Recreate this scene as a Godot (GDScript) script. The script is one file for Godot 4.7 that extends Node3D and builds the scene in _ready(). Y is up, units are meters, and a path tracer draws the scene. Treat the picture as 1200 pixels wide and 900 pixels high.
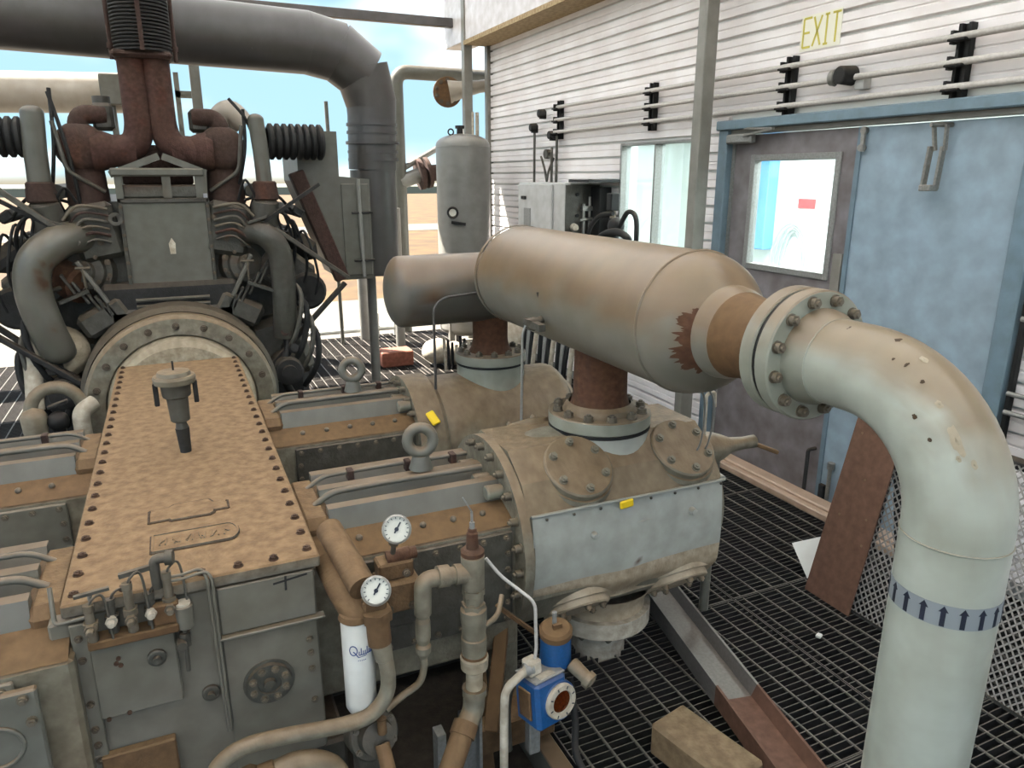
extends Node3D
# An outdoor gas-compressor shed: grey compressor with two cylinders on the right, V engine behind, steel deck, sided wall with doors.

var names := {}
var fin := {}
var n1 := FastNoiseLite.new()
var n2 := FastNoiseLite.new()
var hexmesh := {}
var UP := Vector3.UP

# ------------------------------------------------------------------ mesh builder
class MB:
	var V := PackedVector3Array()
	var N := PackedVector3Array()
	var I := PackedInt32Array()
	func v(p: Vector3, n: Vector3) -> int:
		V.append(p); N.append(n)
		return V.size() - 1
	func t(a: int, b: int, c: int) -> void:
		var g := (V[b] - V[a]).cross(V[c] - V[a])
		if g.dot(N[a] + N[b] + N[c]) > 0.0:
			I.append(a); I.append(c); I.append(b)
		else:
			I.append(a); I.append(b); I.append(c)
	func quad(a: Vector3, b: Vector3, c: Vector3, d: Vector3, n: Vector3) -> MB:
		var i := v(a, n)
		v(b, n); v(c, n); v(d, n)
		t(i, i + 1, i + 2); t(i, i + 2, i + 3)
		return self
	func obox(c: Vector3, s: Vector3, b := Basis.IDENTITY, ch := 0.0) -> MB:
		var h := s * 0.5
		ch = minf(ch, minf(h.x, minf(h.y, h.z)) * 0.9)
		var k := h - Vector3.ONE * ch
		for ax in 3:
			var u := (ax + 1) % 3
			var w := (ax + 2) % 3
			for sg in [-1.0, 1.0]:
				var n := Vector3.ZERO
				n[ax] = sg
				var q := []
				for e in [[-1, -1], [1, -1], [1, 1], [-1, 1]]:
					var p := Vector3.ZERO
					p[ax] = sg * h[ax]; p[u] = e[0] * k[u]; p[w] = e[1] * k[w]
					q.append(c + b * p)
				quad(q[0], q[1], q[2], q[3], b * n)
		if ch > 0.0:
			for ax in 3:
				var u := (ax + 1) % 3
				var w := (ax + 2) % 3
				for su in [-1.0, 1.0]:
					for sw in [-1.0, 1.0]:
						var n := Vector3.ZERO
						n[u] = su; n[w] = sw
						var q := []
						for e in [[-1, 0], [1, 0], [1, 1], [-1, 1]]:
							var p := Vector3.ZERO
							p[ax] = e[0] * k[ax]
							p[u] = su * (h[u] if e[1] == 0 else k[u])
							p[w] = sw * (k[w] if e[1] == 0 else h[w])
							q.append(c + b * p)
						quad(q[0], q[1], q[2], q[3], (b * n).normalized())
			for sx in [-1.0, 1.0]:
				for sy in [-1.0, 1.0]:
					for sz in [-1.0, 1.0]:
						var n := (b * Vector3(sx, sy, sz)).normalized()
						var i := v(c + b * Vector3(sx * h.x, sy * k.y, sz * k.z), n)
						v(c + b * Vector3(sx * k.x, sy * h.y, sz * k.z), n)
						v(c + b * Vector3(sx * k.x, sy * k.y, sz * h.z), n)
						t(i, i + 1, i + 2)
		return self
	func box(x0: float, x1: float, y0: float, y1: float, z0: float, z1: float, ch := 0.0) -> MB:
		return obox(Vector3(x0 + x1, y0 + y1, z0 + z1) * 0.5, Vector3(absf(x1 - x0), absf(y1 - y0), absf(z1 - z0)), Basis.IDENTITY, ch)
	func frame_of(d: Vector3, up := Vector3.UP) -> Basis:
		d = d.normalized()
		if absf(d.dot(up)) > 0.98:
			up = Vector3.RIGHT if absf(d.x) < 0.9 else Vector3.BACK
		var x := up.cross(d).normalized()
		return Basis(x, d.cross(x), d)
	func bar(a: Vector3, b: Vector3, w: float, h: float, up := Vector3.UP, ch := 0.0) -> MB:
		return obox((a + b) * 0.5, Vector3(w, h, a.distance_to(b)), frame_of(b - a, up), ch)
	func lathe(o: Vector3, axis: Vector3, prof: Array, seg := 28, smooth := false, a0 := 0.0, a1 := TAU, sx := 1.0) -> MB:
		# prof: [h, r] pairs; sx flattens the section
		var B := frame_of(axis)
		var m := prof.size()
		var ns := []
		for i in m - 1:
			var d := Vector2(prof[i + 1][0] - prof[i][0], prof[i + 1][1] - prof[i][1])
			ns.append(Vector2(-d.y, d.x).normalized() if d.length() > 1e-9 else Vector2(0, 1))
		for i in m - 1:
			var na: Vector2 = ns[i]
			var nb: Vector2 = ns[i]
			if smooth:
				if i > 0: na = (ns[i] + ns[i - 1]).normalized()
				if i < m - 2: nb = (ns[i] + ns[i + 1]).normalized()
			var base := V.size()
			for j in seg + 1:
				var a := a0 + (a1 - a0) * j / seg
				var cs := Vector2(cos(a) * sx, sin(a))
				var cn := Vector2(cos(a), sin(a) * sx).normalized()
				v(o + B * Vector3(cs.x * prof[i][1], cs.y * prof[i][1], prof[i][0]), (B * Vector3(cn.x * na.y, cn.y * na.y, na.x)).normalized())
				v(o + B * Vector3(cs.x * prof[i + 1][1], cs.y * prof[i + 1][1], prof[i + 1][0]), (B * Vector3(cn.x * nb.y, cn.y * nb.y, nb.x)).normalized())
			for j in seg:
				var q := base + 2 * j
				if prof[i][1] > 1e-6: t(q, q + 1, q + 2)
				if prof[i + 1][1] > 1e-6: t(q + 1, q + 3, q + 2)
		return self
	func cyl(a: Vector3, b: Vector3, r: float, r1 := -1.0, seg := 24, ch := 0.0) -> MB:
		var L := a.distance_to(b)
		if r1 < 0.0: r1 = r
		var p := [[0.0, 0.0], [0.0, r - ch], [ch, r], [L - ch, r1], [L, r1 - ch], [L, 0.0]] if ch > 0.0 else [[0.0, 0.0], [0.0, r], [L, r1], [L, 0.0]]
		return lathe(a, b - a, p, seg)
	func long_cyl(a: Vector3, b: Vector3, r: float, seg := 32, rows := 12) -> MB:
		var p := []
		var L := a.distance_to(b)
		for i in rows + 1: p.append([L * i / rows, r])
		return lathe(a, b - a, p, seg, true)
	func ring(o: Vector3, axis: Vector3, ri: float, ro: float, h: float, seg := 28, a0 := 0.0, a1 := TAU) -> MB:
		return lathe(o, axis, [[0.0, ri], [0.0, ro], [h, ro], [h, ri], [0.0, ri]], seg, false, a0, a1)
	func ball(c: Vector3, r: float, seg := 16, sy := 1.0) -> MB:
		var p := []
		for i in 11:
			var a := -PI / 2 + PI * i / 10
			p.append([sin(a) * r * sy, maxf(cos(a) * r, 0.0)])
		return lathe(c, Vector3.UP, p, seg, true)
	func tube(pts: Array, r: float, seg := 12, caps := true, closed := false) -> MB:
		var n := pts.size()
		var up := Vector3.UP
		var d0: Vector3 = (pts[1] - pts[0]).normalized()
		if absf(d0.dot(up)) > 0.95: up = Vector3.BACK
		var x := up.cross(d0).normalized()
		var rows := n + (1 if closed else 0)
		var base := V.size()
		var cum := []
		for i in rows:
			var k := i % n
			var a: Vector3 = pts[(k - 1 + n) % n] if closed else pts[maxi(k - 1, 0)]
			var b: Vector3 = pts[(k + 1) % n] if closed else pts[mini(k + 1, n - 1)]
			var d := (b - a).normalized()
			x = (x - d * x.dot(d)).normalized()
			var y := d.cross(x)
			var rr: float = r
			for j in seg + 1:
				var an := TAU * j / seg
				var nn := x * cos(an) + y * sin(an)
				v(pts[k] + nn * rr, nn)
			if caps and not closed and (i == 0 or i == rows - 1):
				cum.append([pts[k], -d if i == 0 else d, x, y])
		for i in rows - 1:
			for j in seg:
				var q := base + i * (seg + 1) + j
				t(q, q + seg + 1, q + 1); t(q + 1, q + seg + 1, q + seg + 2)
		for c in cum:
			var i0 := v(c[0], c[1])
			for j in seg + 1:
				var an := TAU * j / seg
				v(c[0] + (c[2] * cos(an) + c[3] * sin(an)) * r, c[1])
			for j in seg: t(i0, i0 + 1 + j, i0 + 2 + j)
		return self
	func prism(poly: Array, xf: Transform3D, d: float) -> MB:
		var P := PackedVector2Array(poly)
		var tri := Geometry2D.triangulate_polygon(P)
		var area := 0.0
		for i in P.size():
			var q := P[(i + 1) % P.size()]
			area += P[i].x * q.y - q.x * P[i].y
		for z in [0.0, d]:
			var n := xf.basis * Vector3(0, 0, -1 if z == 0.0 else 1)
			if d < 0: n = -n
			var b := V.size()
			for p in P: v(xf * Vector3(p.x, p.y, z), n.normalized())
			for i in range(0, tri.size(), 3): t(b + tri[i], b + tri[i + 1], b + tri[i + 2])
		for i in P.size():
			var p := P[i]
			var q := P[(i + 1) % P.size()]
			var e := q - p
			var n2 := Vector2(e.y, -e.x).normalized() * (1.0 if area > 0 else -1.0)
			quad(xf * Vector3(p.x, p.y, 0), xf * Vector3(q.x, q.y, 0), xf * Vector3(q.x, q.y, d), xf * Vector3(p.x, p.y, d), (xf.basis * Vector3(n2.x, n2.y, 0)).normalized())
		return self
	func grid(f: Callable, nu: int, nv: int) -> MB:
		# f(u, v) -> Vector3; smooth normals by differences
		var b := V.size()
		var e := 0.002
		for i in nu + 1:
			for j in nv + 1:
				var u := float(i) / nu
				var w := float(j) / nv
				var p: Vector3 = f.call(u, w)
				var du: Vector3 = f.call(minf(u + e, 1.0), w) - f.call(maxf(u - e, 0.0), w)
				var dv: Vector3 = f.call(u, minf(w + e, 1.0)) - f.call(u, maxf(w - e, 0.0))
				v(p, du.cross(dv).normalized())
		for i in nu:
			for j in nv:
				var q := b + i * (nv + 1) + j
				t(q, q + nv + 1, q + 1); t(q + 1, q + nv + 1, q + nv + 2)
		return self
	func hexa(o: Vector3, axis: Vector3, r: float, h: float) -> MB:
		return lathe(o, axis, [[0.0, r], [h, r], [h, 0.0]], 6)

func mb() -> MB:
	return MB.new()

func fillet(pts: Array, rad: float, n := 7) -> Array:
	# polyline with rounded corners
	var out := [pts[0]]
	for i in range(1, pts.size() - 1):
		var a: Vector3 = pts[i - 1]
		var b: Vector3 = pts[i]
		var c: Vector3 = pts[i + 1]
		var r := minf(rad, minf(a.distance_to(b), b.distance_to(c)) * 0.48)
		var p := b + (a - b).normalized() * r
		var q := b + (c - b).normalized() * r
		for k in n + 1:
			var s := float(k) / n
			out.append(p.lerp(b, s).lerp(b.lerp(q, s), s))
	out.append(pts[-1])
	return out

func spline(pts: Array, n := 6) -> Array:
	var out := []
	for i in pts.size() - 1:
		var a: Vector3 = pts[maxi(i - 1, 0)]
		var d: Vector3 = pts[mini(i + 2, pts.size() - 1)]
		for k in n: out.append(pts[i].cubic_interpolate(pts[i + 1], a, d, float(k) / n))
	out.append(pts[-1])
	return out

# ------------------------------------------------------------------ naming, things, parts
func numbered(s: String) -> String:
	if not names.has(s):
		names[s] = 0
		return s
	names[s] += 1
	return "%s_%03d" % [s, names[s]]

func thing(called: String, label: String, cat: String, at := Vector3.ZERO, group := "") -> Node3D:
	var o := Node3D.new()
	o.name = numbered(called)
	add_child(o)
	o.position = at
	o.set_meta("label", label)
	o.set_meta("category", cat)
	if group: o.set_meta("group", group)
	return o

func struct(called: String, label := "", at := Vector3.ZERO) -> Node3D:
	var o := Node3D.new()
	o.name = numbered(called)
	add_child(o)
	o.position = at
	o.set_meta("kind", "structure")
	if label: o.set_meta("label", label)
	return o

func top_of(n: Node) -> Node3D:
	while n.get_parent() != self: n = n.get_parent()
	return n as Node3D

func mesh_of(b: MB, f: String, off := Vector3.ZERO) -> ArrayMesh:
	var F: Dictionary = fin[f]
	var n := b.V.size()
	var C := PackedColorArray()
	C.resize(n)
	var base: Color = F.c
	var dust: Color = F.d
	var rust: Color = F.rc
	var k: float = F.k
	var rk: float = F.r
	for i in n:
		var p := b.V[i]
		var a := n1.get_noise_3dv(p)
		var g := n2.get_noise_3dv(p)
		var c := base * (1.0 + 0.10 * a)
		if rk > 0.0:
			c = c.lerp(rust, smoothstep(1.0 - rk, 1.18 - rk, 0.5 + 0.5 * a + 0.6 * g))
		if k > 0.0:
			c = c.lerp(dust, clampf(smoothstep(F.lo, F.lo + 0.67, b.N[i].y + 0.3 * g + 0.12 * a) * k, 0.0, 1.0))
		c.a = 1.0
		C[i] = c
	var V2 := b.V
	if off != Vector3.ZERO:
		V2 = PackedVector3Array()
		V2.resize(n)
		for i in n: V2[i] = b.V[i] - off
	var A := []
	A.resize(Mesh.ARRAY_MAX)
	A[Mesh.ARRAY_VERTEX] = V2
	A[Mesh.ARRAY_NORMAL] = b.N
	A[Mesh.ARRAY_COLOR] = C
	A[Mesh.ARRAY_INDEX] = b.I
	var m := ArrayMesh.new()
	m.add_surface_from_arrays(Mesh.PRIMITIVE_TRIANGLES, A)
	m.surface_set_material(0, F.m)
	return m

func part(par: Node3D, called: String, b: MB, f: String, label := "", kind := "") -> MeshInstance3D:
	var o := MeshInstance3D.new()
	o.name = called
	o.mesh = mesh_of(b, f, top_of(par).position)
	par.add_child(o, true)
	if label: o.set_meta("label", label)
	if kind: o.set_meta("kind", kind)
	return o

func solo(called: String, b: MB, f: String, label: String, cat: String, at := Vector3.ZERO, group := "") -> MeshInstance3D:
	var o := MeshInstance3D.new()
	o.name = numbered(called)
	add_child(o)
	o.position = at
	o.mesh = mesh_of(b, f, at)
	o.set_meta("label", label)
	o.set_meta("category", cat)
	if group: o.set_meta("group", group)
	return o

func bolt(par: Node3D, at: Vector3, axis: Vector3, r: float, h: float, f: String, called := "bolt") -> void:
	# hex nut on a washer with a stud end; one shared mesh per finish
	if not hexmesh.has(f):
		var b := mb()
		b.cyl(Vector3.ZERO, Vector3(0, 0, 0.16), 1.25, -1, 12).hexa(Vector3(0, 0, 0.16), Vector3.BACK, 1.05, 0.72).cyl(Vector3(0, 0, 0.88), Vector3(0, 0, 1.2), 0.55, 0.5, 8)
		hexmesh[f] = mesh_of(b, f)
	var o := MeshInstance3D.new()
	o.name = called
	o.mesh = hexmesh[f]
	var B := mb().frame_of(axis)
	o.transform = Transform3D(Basis(B.x * r, B.y * r, B.z * h), at - top_of(par).position)
	par.add_child(o, true)

func bolts(par: Node3D, c: Vector3, axis: Vector3, R: float, n: int, r: float, h: float, f: String, a0 := 0.0, a1 := TAU) -> void:
	var B := mb().frame_of(axis)
	for i in n:
		var a := a0 + (a1 - a0) * (i + 0.5) / n
		bolt(par, c + B.x * cos(a) * R + B.y * sin(a) * R, axis, r, h, f)

func dup(src: Node3D, shift: Vector3, label: String) -> Node3D:
	var r: Node3D = src.duplicate()
	r.name = numbered(String(src.name))
	add_child(r)
	r.position = src.position + shift
	r.set_meta("label", label)
	return r

# ------------------------------------------------------------------ materials
func ntex(freq: float, lo: Color, hi: Color, seed_: int, size := 512, normal := false, oct := 4) -> NoiseTexture2D:
	var f := FastNoiseLite.new()
	f.seed = seed_
	f.noise_type = FastNoiseLite.TYPE_SIMPLEX_SMOOTH
	f.frequency = freq
	f.fractal_octaves = oct
	var t := NoiseTexture2D.new()
	t.width = size; t.height = size
	t.seamless = true
	t.noise = f
	if normal:
		t.as_normal_map = true
		t.bump_strength = 3.0
	else:
		var g := Gradient.new()
		g.set_color(0, lo); g.set_color(1, hi)
		t.color_ramp = g
	return t

func smat(rough: float, metal: float, tex: Texture2D, scale: float, nrm: Texture2D = null, ns := 0.4) -> StandardMaterial3D:
	var m := StandardMaterial3D.new()
	m.vertex_color_use_as_albedo = true
	m.roughness = rough
	m.metallic = metal
	m.uv1_triplanar = true
	m.uv1_scale = Vector3.ONE * scale
	if tex: m.albedo_texture = tex
	if nrm:
		m.normal_enabled = true
		m.normal_texture = nrm
		m.normal_scale = ns
	return m

func finish(key: String, m: Material, c: Color, k := 0.0, r := 0.0, d := Color(0.45, 0.375, 0.285), rc := Color(0.30, 0.19, 0.12), lo := 0.15) -> void:
	fin[key] = {"m": m, "c": c.srgb_to_linear(), "d": d.srgb_to_linear(), "k": k, "r": r, "rc": rc.srgb_to_linear(), "lo": lo}

func make_materials() -> void:
	n1.seed = 7; n1.frequency = 2.2; n1.fractal_octaves = 3
	n2.seed = 21; n2.frequency = 9.0; n2.fractal_octaves = 3
	var W := Color.WHITE
	var mott := ntex(0.012, Color(0.86, 0.85, 0.83), W, 3)
	var fine := ntex(0.05, Color(0.85, 0.84, 0.82), W, 5)
	var grime := ntex(0.018, Color(0.74, 0.71, 0.67), W, 9)
	var rusty := ntex(0.025, Color(0.66, 0.58, 0.53), W, 11)
	var cast := ntex(0.06, W, W, 13, 512, true)
	var wave := ntex(0.012, W, W, 15, 512, true, 2)
	var paint := smat(0.42, 0.0, mott, 1.4, wave, 0.12)
	var castp := smat(0.55, 0.0, grime, 1.7, cast, 0.35)
	var satin := smat(0.35, 0.0, mott, 1.0)
	var rough := smat(0.85, 0.0, grime, 2.0, cast, 0.5)
	var rustm := smat(0.9, 0.05, rusty, 2.3, cast, 0.6)
	var steel := smat(0.45, 0.75, fine, 2.0)
	var rubber := smat(0.75, 0.0, fine, 3.0)
	var plain := smat(0.5, 0.0, null, 1.0)
	finish("gray", paint, Color(0.405, 0.405, 0.375), 0.9, 0.18, Color(0.44, 0.36, 0.27), Color(0.34, 0.25, 0.17))
	finish("jacket", paint, Color(0.64, 0.65, 0.625), 0.6, 0.06, Color(0.50,0.44,0.35))
	finish("cast", castp, Color(0.50, 0.485, 0.43), 0.9, 0.12, Color(0.505,0.425,0.32), Color(0.34,0.25,0.17), -0.05)
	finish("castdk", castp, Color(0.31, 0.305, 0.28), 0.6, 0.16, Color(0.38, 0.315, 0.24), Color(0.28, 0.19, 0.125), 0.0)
	finish("frame", paint, Color(0.43, 0.418, 0.38), 0.6, 0.0)
	finish("lid", rough, Color(0.44, 0.425, 0.385), 1.0, 0.0, Color(0.525, 0.42, 0.295), Color(0.36, 0.27, 0.18), -0.1)
	finish("pipe", satin, Color(0.645, 0.665, 0.625), 0.9, 0.0, Color(0.47, 0.395, 0.295), Color.BLACK, 0.0)
	finish("bottle", satin, Color(0.475, 0.47, 0.435), 0.95, 0.0, Color(0.45, 0.365, 0.265), Color.BLACK, -0.30)
	finish("bottlefar", satin, Color(0.36, 0.355, 0.335), 0.95, 0.2, Color(0.42, 0.345, 0.265), Color(0.30, 0.215, 0.15), -0.05)
	finish("rust", rustm, Color(0.38, 0.26, 0.18), 0.5, 0.25, Color(0.40, 0.30, 0.215), Color(0.30, 0.22, 0.175))
	finish("rustdk", rustm, Color(0.27, 0.20, 0.17), 0.35, 0.3, Color(0.36, 0.29, 0.24), Color(0.33, 0.21, 0.16))
	finish("orange", smat(0.9, 0.0, grime, 2.0), Color(0.42, 0.315, 0.20), 0.5, 0.22, Color(0.44, 0.345, 0.23), Color(0.33, 0.22, 0.14))
	finish("brown", rough, Color(0.42, 0.32, 0.21), 0.75, 0.1, Color(0.475, 0.375, 0.26))
	finish("corten", smat(0.85, 0.0, grime, 2.0), Color(0.43, 0.31, 0.245), 0.0, 0.16, Color(0.4, 0.3, 0.2), Color(0.37, 0.25, 0.19))
	finish("bolt", rough, Color(0.36, 0.32, 0.27), 0.4, 0.1)
	finish("boltlid", rough, Color(0.30, 0.21, 0.14), 0.25, 0.0)
	finish("boltgray", castp, Color(0.42, 0.39, 0.34), 0.8, 0.15, Color(0.42,0.36,0.28))
	finish("black", rubber, Color(0.07, 0.07, 0.075), 0.12)
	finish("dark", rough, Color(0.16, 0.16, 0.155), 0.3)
	finish("engine", castp, Color(0.27, 0.265, 0.24), 0.55, 0.16, Color(0.345, 0.29, 0.225), Color(0.25,0.17,0.12))
	finish("enginebox", paint, Color(0.36, 0.355, 0.325), 0.45, 0.1, Color(0.37,0.32,0.25), Color(0.28,0.21,0.15))
	finish("duct", satin, Color(0.30, 0.29, 0.285), 0.3, 0.06, Color(0.27, 0.245, 0.24), Color(0.27,0.23,0.215))
	finish("ductlight", satin, Color(0.66, 0.62, 0.57), 0.1)
	finish("tank", satin, Color(0.50, 0.495, 0.475), 0.2)
	finish("cream", rough, Color(0.66, 0.62, 0.54), 0.35)
	finish("white", satin, Color(0.86, 0.86, 0.84))
	finish("offwhite", rough, Color(0.76, 0.73, 0.67), 0.3, 0.02)
	finish("steel", steel, Color(0.62, 0.61, 0.59), 0.15)
	finish("galv", smat(0.5, 0.35, fine, 2.0), Color(0.58, 0.58, 0.57), 0.15)
	finish("grating", smat(0.7, 0.1, fine, 2.0), Color(0.15, 0.145, 0.135), 1.0, 0.0, Color(0.34, 0.32, 0.295))  # dusty tops; sides coloured dark so the gaps between bars read black
	finish("siding", smat(0.5, 0.0, ntex(0.008, Color(0.93, 0.91, 0.90), W, 31), 0.6), Color(0.91, 0.895, 0.89), 0.1)
	finish("doorblue", smat(0.5, 0.0, mott, 0.9), Color(0.57, 0.64, 0.69), 0.0, 0.0)
	finish("frameblue", smat(0.5, 0.0, mott, 1.2), Color(0.43, 0.51, 0.56), 0.1)
	finish("doorgray", smat(0.55, 0.0, grime, 0.6), Color(0.50, 0.48, 0.49), 0.0)
	finish("blue", smat(0.35, 0.0, fine, 3.0), Color(0.12, 0.33, 0.55), 0.25)
	finish("yellow", plain, Color(0.88, 0.74, 0.10))
	finish("exit", plain, Color(0.74, 0.69, 0.28))
	finish("exitbg", plain, Color(0.86, 0.85, 0.78))
	finish("ink", plain, Color(0.10, 0.13, 0.18))
	finish("inkblue", plain, Color(0.22, 0.28, 0.48))
	finish("tape", smat(0.5, 0.1, null, 1.0), Color(0.50, 0.525, 0.54))
	finish("channel", smat(0.5, 0.3, fine, 2.0), Color(0.45, 0.44, 0.43), 0.3)
	finish("rod", smat(0.6, 0.2, fine, 2.0), Color(0.38, 0.365, 0.34), 0.5, 0.0, Color(0.40, 0.375, 0.34))
	finish("enginepipe", satin, Color(0.35, 0.345, 0.315), 0.6, 0.06, Color(0.38,0.325,0.25))
	finish("conduit", smat(0.45, 0.0, fine, 2.0), Color(0.74, 0.72, 0.70), 0.0)
	finish("skirt", castp, Color(0.70, 0.645, 0.56), 0.3, 0.06, Color(0.62,0.54,0.43), Color(0.50,0.38,0.26))
	finish("flangegray", paint, Color(0.55, 0.56, 0.515), 0.9, 0.0, Color(0.47, 0.395, 0.305), Color.BLACK, 0.0)
	finish("redpipe", rustm, Color(0.30, 0.205, 0.17), 0.3, 0.3, Color(0.37, 0.28, 0.22), Color(0.33, 0.20, 0.15))
	finish("mesh", smat(0.5, 0.2, fine, 3.0), Color(0.62, 0.60, 0.58))
	finish("dirt", rough, Color(0.27, 0.20, 0.13))
	finish("red", plain, Color(0.75, 0.16, 0.16))
	finish("skyblue", plain, Color(0.35, 0.62, 0.86))
	finish("wood", satin, Color(0.70, 0.60, 0.52), 0.2, 0.0, Color(0.66, 0.56, 0.48))
	finish("woodtan", rough, Color(0.50, 0.42, 0.31), 0.5, 0.0, Color(0.50, 0.43, 0.335))
	finish("brick", rough, Color(0.56, 0.34, 0.27), 0.2)
	finish("purlin", rough, Color(0.70, 0.62, 0.48), 0.0)
	finish("beamwhite", satin, Color(0.84, 0.83, 0.84))
	finish("column", satin, Color(0.52, 0.51, 0.48), 0.1)
	finish("cabinet", satin, Color(0.74, 0.74, 0.73), 0.1)
	var fg := smat(0.8, 0.0, null, 0.5)
	fg.backlight_enabled = true  # translucent sheet, added so sun through the unseen roof gives top light
	fg.backlight = Color(1.0, 1.0, 1.0)
	finish("fill_light_sheet", fg, Color(0.955, 0.965, 0.97))
	finish("roof", rough, Color(0.66, 0.65, 0.62))
	finish("plaster", plain, Color(0.86, 0.87, 0.85))
	finish("soil", rough, Color(0.07, 0.065, 0.06))
	finish("gravel", smat(0.95, 0.0, ntex(0.09, Color(0.7, 0.68, 0.66), W, 41), 0.7, cast, 0.8), Color(0.42, 0.41, 0.375))
	finish("field", smat(0.95, 0.0, ntex(0.03, Color(0.66, 0.6, 0.48), W, 43), 0.05), Color(0.335, 0.255, 0.10))
	finish("treeline", rough, Color(0.42, 0.44, 0.38))
	finish("glassface", smat(0.15, 0.0, null, 1.0), Color(0.78, 0.77, 0.72))
	finish("sight", smat(0.2, 0.0, rusty, 6.0), Color(0.36, 0.17, 0.07), 0.0, 0.3, Color(0.4, 0.2, 0.1), Color(0.12, 0.06, 0.03))

func glass_mat() -> StandardMaterial3D:
	var m := StandardMaterial3D.new()
	m.transparency = BaseMaterial3D.TRANSPARENCY_ALPHA
	m.albedo_color = Color(0.85, 0.95, 0.97, 0.12)
	m.roughness = 0.05
	m.metallic_specular = 0.7
	return m

func _ready() -> void:
	# ---- camera
	var cam := Camera3D.new()
	cam.name = "camera"
	cam.fov = 55.25
	cam.near = 0.05
	cam.far = 600.0
	add_child(cam)
	cam.position = Vector3(0, 1.95, 0)
	cam.rotation_degrees = Vector3(-15.8, -24.5, 0)
	# ---- sky, sun, exposure
	var e := Environment.new()
	e.background_mode = Environment.BG_SKY
	var sm := ProceduralSkyMaterial.new()
	sm.sky_top_color = Color(0.46, 0.62, 0.80)
	sm.sky_horizon_color = Color(0.58, 0.72, 0.765)
	sm.sky_curve = 0.25
	sm.sky_energy_multiplier = 1.0
	sm.ground_bottom_color = Color(0.80, 0.76, 0.66)
	sm.ground_horizon_color = Color(0.86, 0.86, 0.82)
	sm.ground_energy_multiplier = 0.8
	sm.sun_angle_max = 0.5
	# clouds: an even deck overhead that thins to clear air low down, hazy again at the horizon
	var cl := FastNoiseLite.new()
	cl.seed = 4
	cl.frequency = 1.6
	cl.fractal_octaves = 5
	var ci := Image.create(768, 384, false, Image.FORMAT_RGBAF)
	for py in 384:
		var el := (0.5 - (py + 0.5) / 384.0) * PI
		for px in 768:
			var az := (px + 0.5) / 768.0 * TAU
			var al := 0.0
			if el > -0.02:
				var n := cl.get_noise_3d(cos(az) * cos(el) * 2.0, sin(el) * 9.0, sin(az) * cos(el) * 2.0)
				var d := rad_to_deg(el)
				var deck := smoothstep(6.0, 8.6, d) * 0.66 + (1.0 - smoothstep(1.0, 5.5, d)) * 0.62
				al = clampf(smoothstep(0.30, 0.75, deck + n * 0.75), 0.0, 1.0)
			ci.set_pixel(px, py, Color(1, 1, 1, al))
	var ct := ImageTexture.create_from_image(ci)
	sm.sky_cover = ct
	sm.sky_cover_modulate = Color(0.70, 0.67, 0.64, 1.0)
	var sk := Sky.new()
	sk.sky_material = sm
	e.sky = sk
	e.background_energy_multiplier = 1.1
	e.tonemap_mode = Environment.TONE_MAPPER_LINEAR
	e.tonemap_exposure = 1.75
	e.sdfgi_enabled = true
	e.ssao_enabled = true
	e.ssil_enabled = true
	var we := WorldEnvironment.new()
	we.name = "environment"
	we.environment = e
	add_child(we)
	var sun := DirectionalLight3D.new()
	sun.name = "sun"
	sun.light_energy = 7.2
	sun.light_color = Color(1.0, 0.97, 0.93)
	sun.light_angular_distance = 0.6
	sun.shadow_enabled = true
	add_child(sun)
	sun.look_at_from_position(Vector3(-4.5, 8.0, -4.6), Vector3.ZERO, UP)
	make_materials()
	build_ground()
	build_wall()
	build_roof()
	build_deck()
	build_frame()
	build_cylinders()
	build_bottles()
	build_engine()
	build_exhaust()
	build_yard()
	build_front_piping()
	build_wall_things()
	build_deck_things()

# ------------------------------------------------------------------ the setting
func build_ground() -> void:
	var g := struct("ground", "dark soil and pale gravel round the deck", Vector3(0, -1, 0))
	part(g, "soil", mb().box(-6, 4, -1.9, -1.7, -9.4, 4), "soil")
	part(g, "gravel_pad", mb().box(-40, 30, -1.2, -0.42, -14.5, -9.4), "gravel")
	part(g, "gravel_strip", mb().box(-40, -6, -1.2, -0.42, -9.4, 12), "gravel")
	part(g, "gravel_apron", mb().box(-6, 30, -1.2, -0.42, 4.0, 14), "gravel")
	part(g, "field", mb().box(-160, 160, -1.2, -0.44, -105, -14.5), "field")
	part(g, "track", mb().box(-160, 160, -0.6, -0.425, -37.5, -33), "gravel")
	var h := struct("hills", "low grey green rise at the far edge of the field", Vector3(0, -0.5, -110))
	var pr := [Vector2(-105, -1.2), Vector2(-106, 0.55), Vector2(-118, 0.9), Vector2(-126, -1.2)]
	part(h, "bank", mb().prism(pr, Transform3D(Basis(Vector3(0, 0, 1), Vector3.UP, Vector3(-1, 0, 0)), Vector3(170, 0, 0)), 340.0), "treeline")

func siding(w: Node3D, y: float, z0: float, z1: float) -> void:
	# one course: proud face, a shallow bead at mid height and a recessed lap at its foot
	var pr := [Vector2(0.0, 0.012), Vector2(-0.030, 0.016), Vector2(-0.030, 0.058), Vector2(-0.024, 0.062), Vector2(-0.024, 0.067), Vector2(-0.030, 0.071), Vector2(-0.030, 0.112), Vector2(-0.010, 0.119), Vector2(0.0, 0.12)]
	part(w, "siding_board", mb().prism(pr, Transform3D(Basis.IDENTITY, Vector3(3.53, y, z0)), z1 - z0), "siding")

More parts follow.
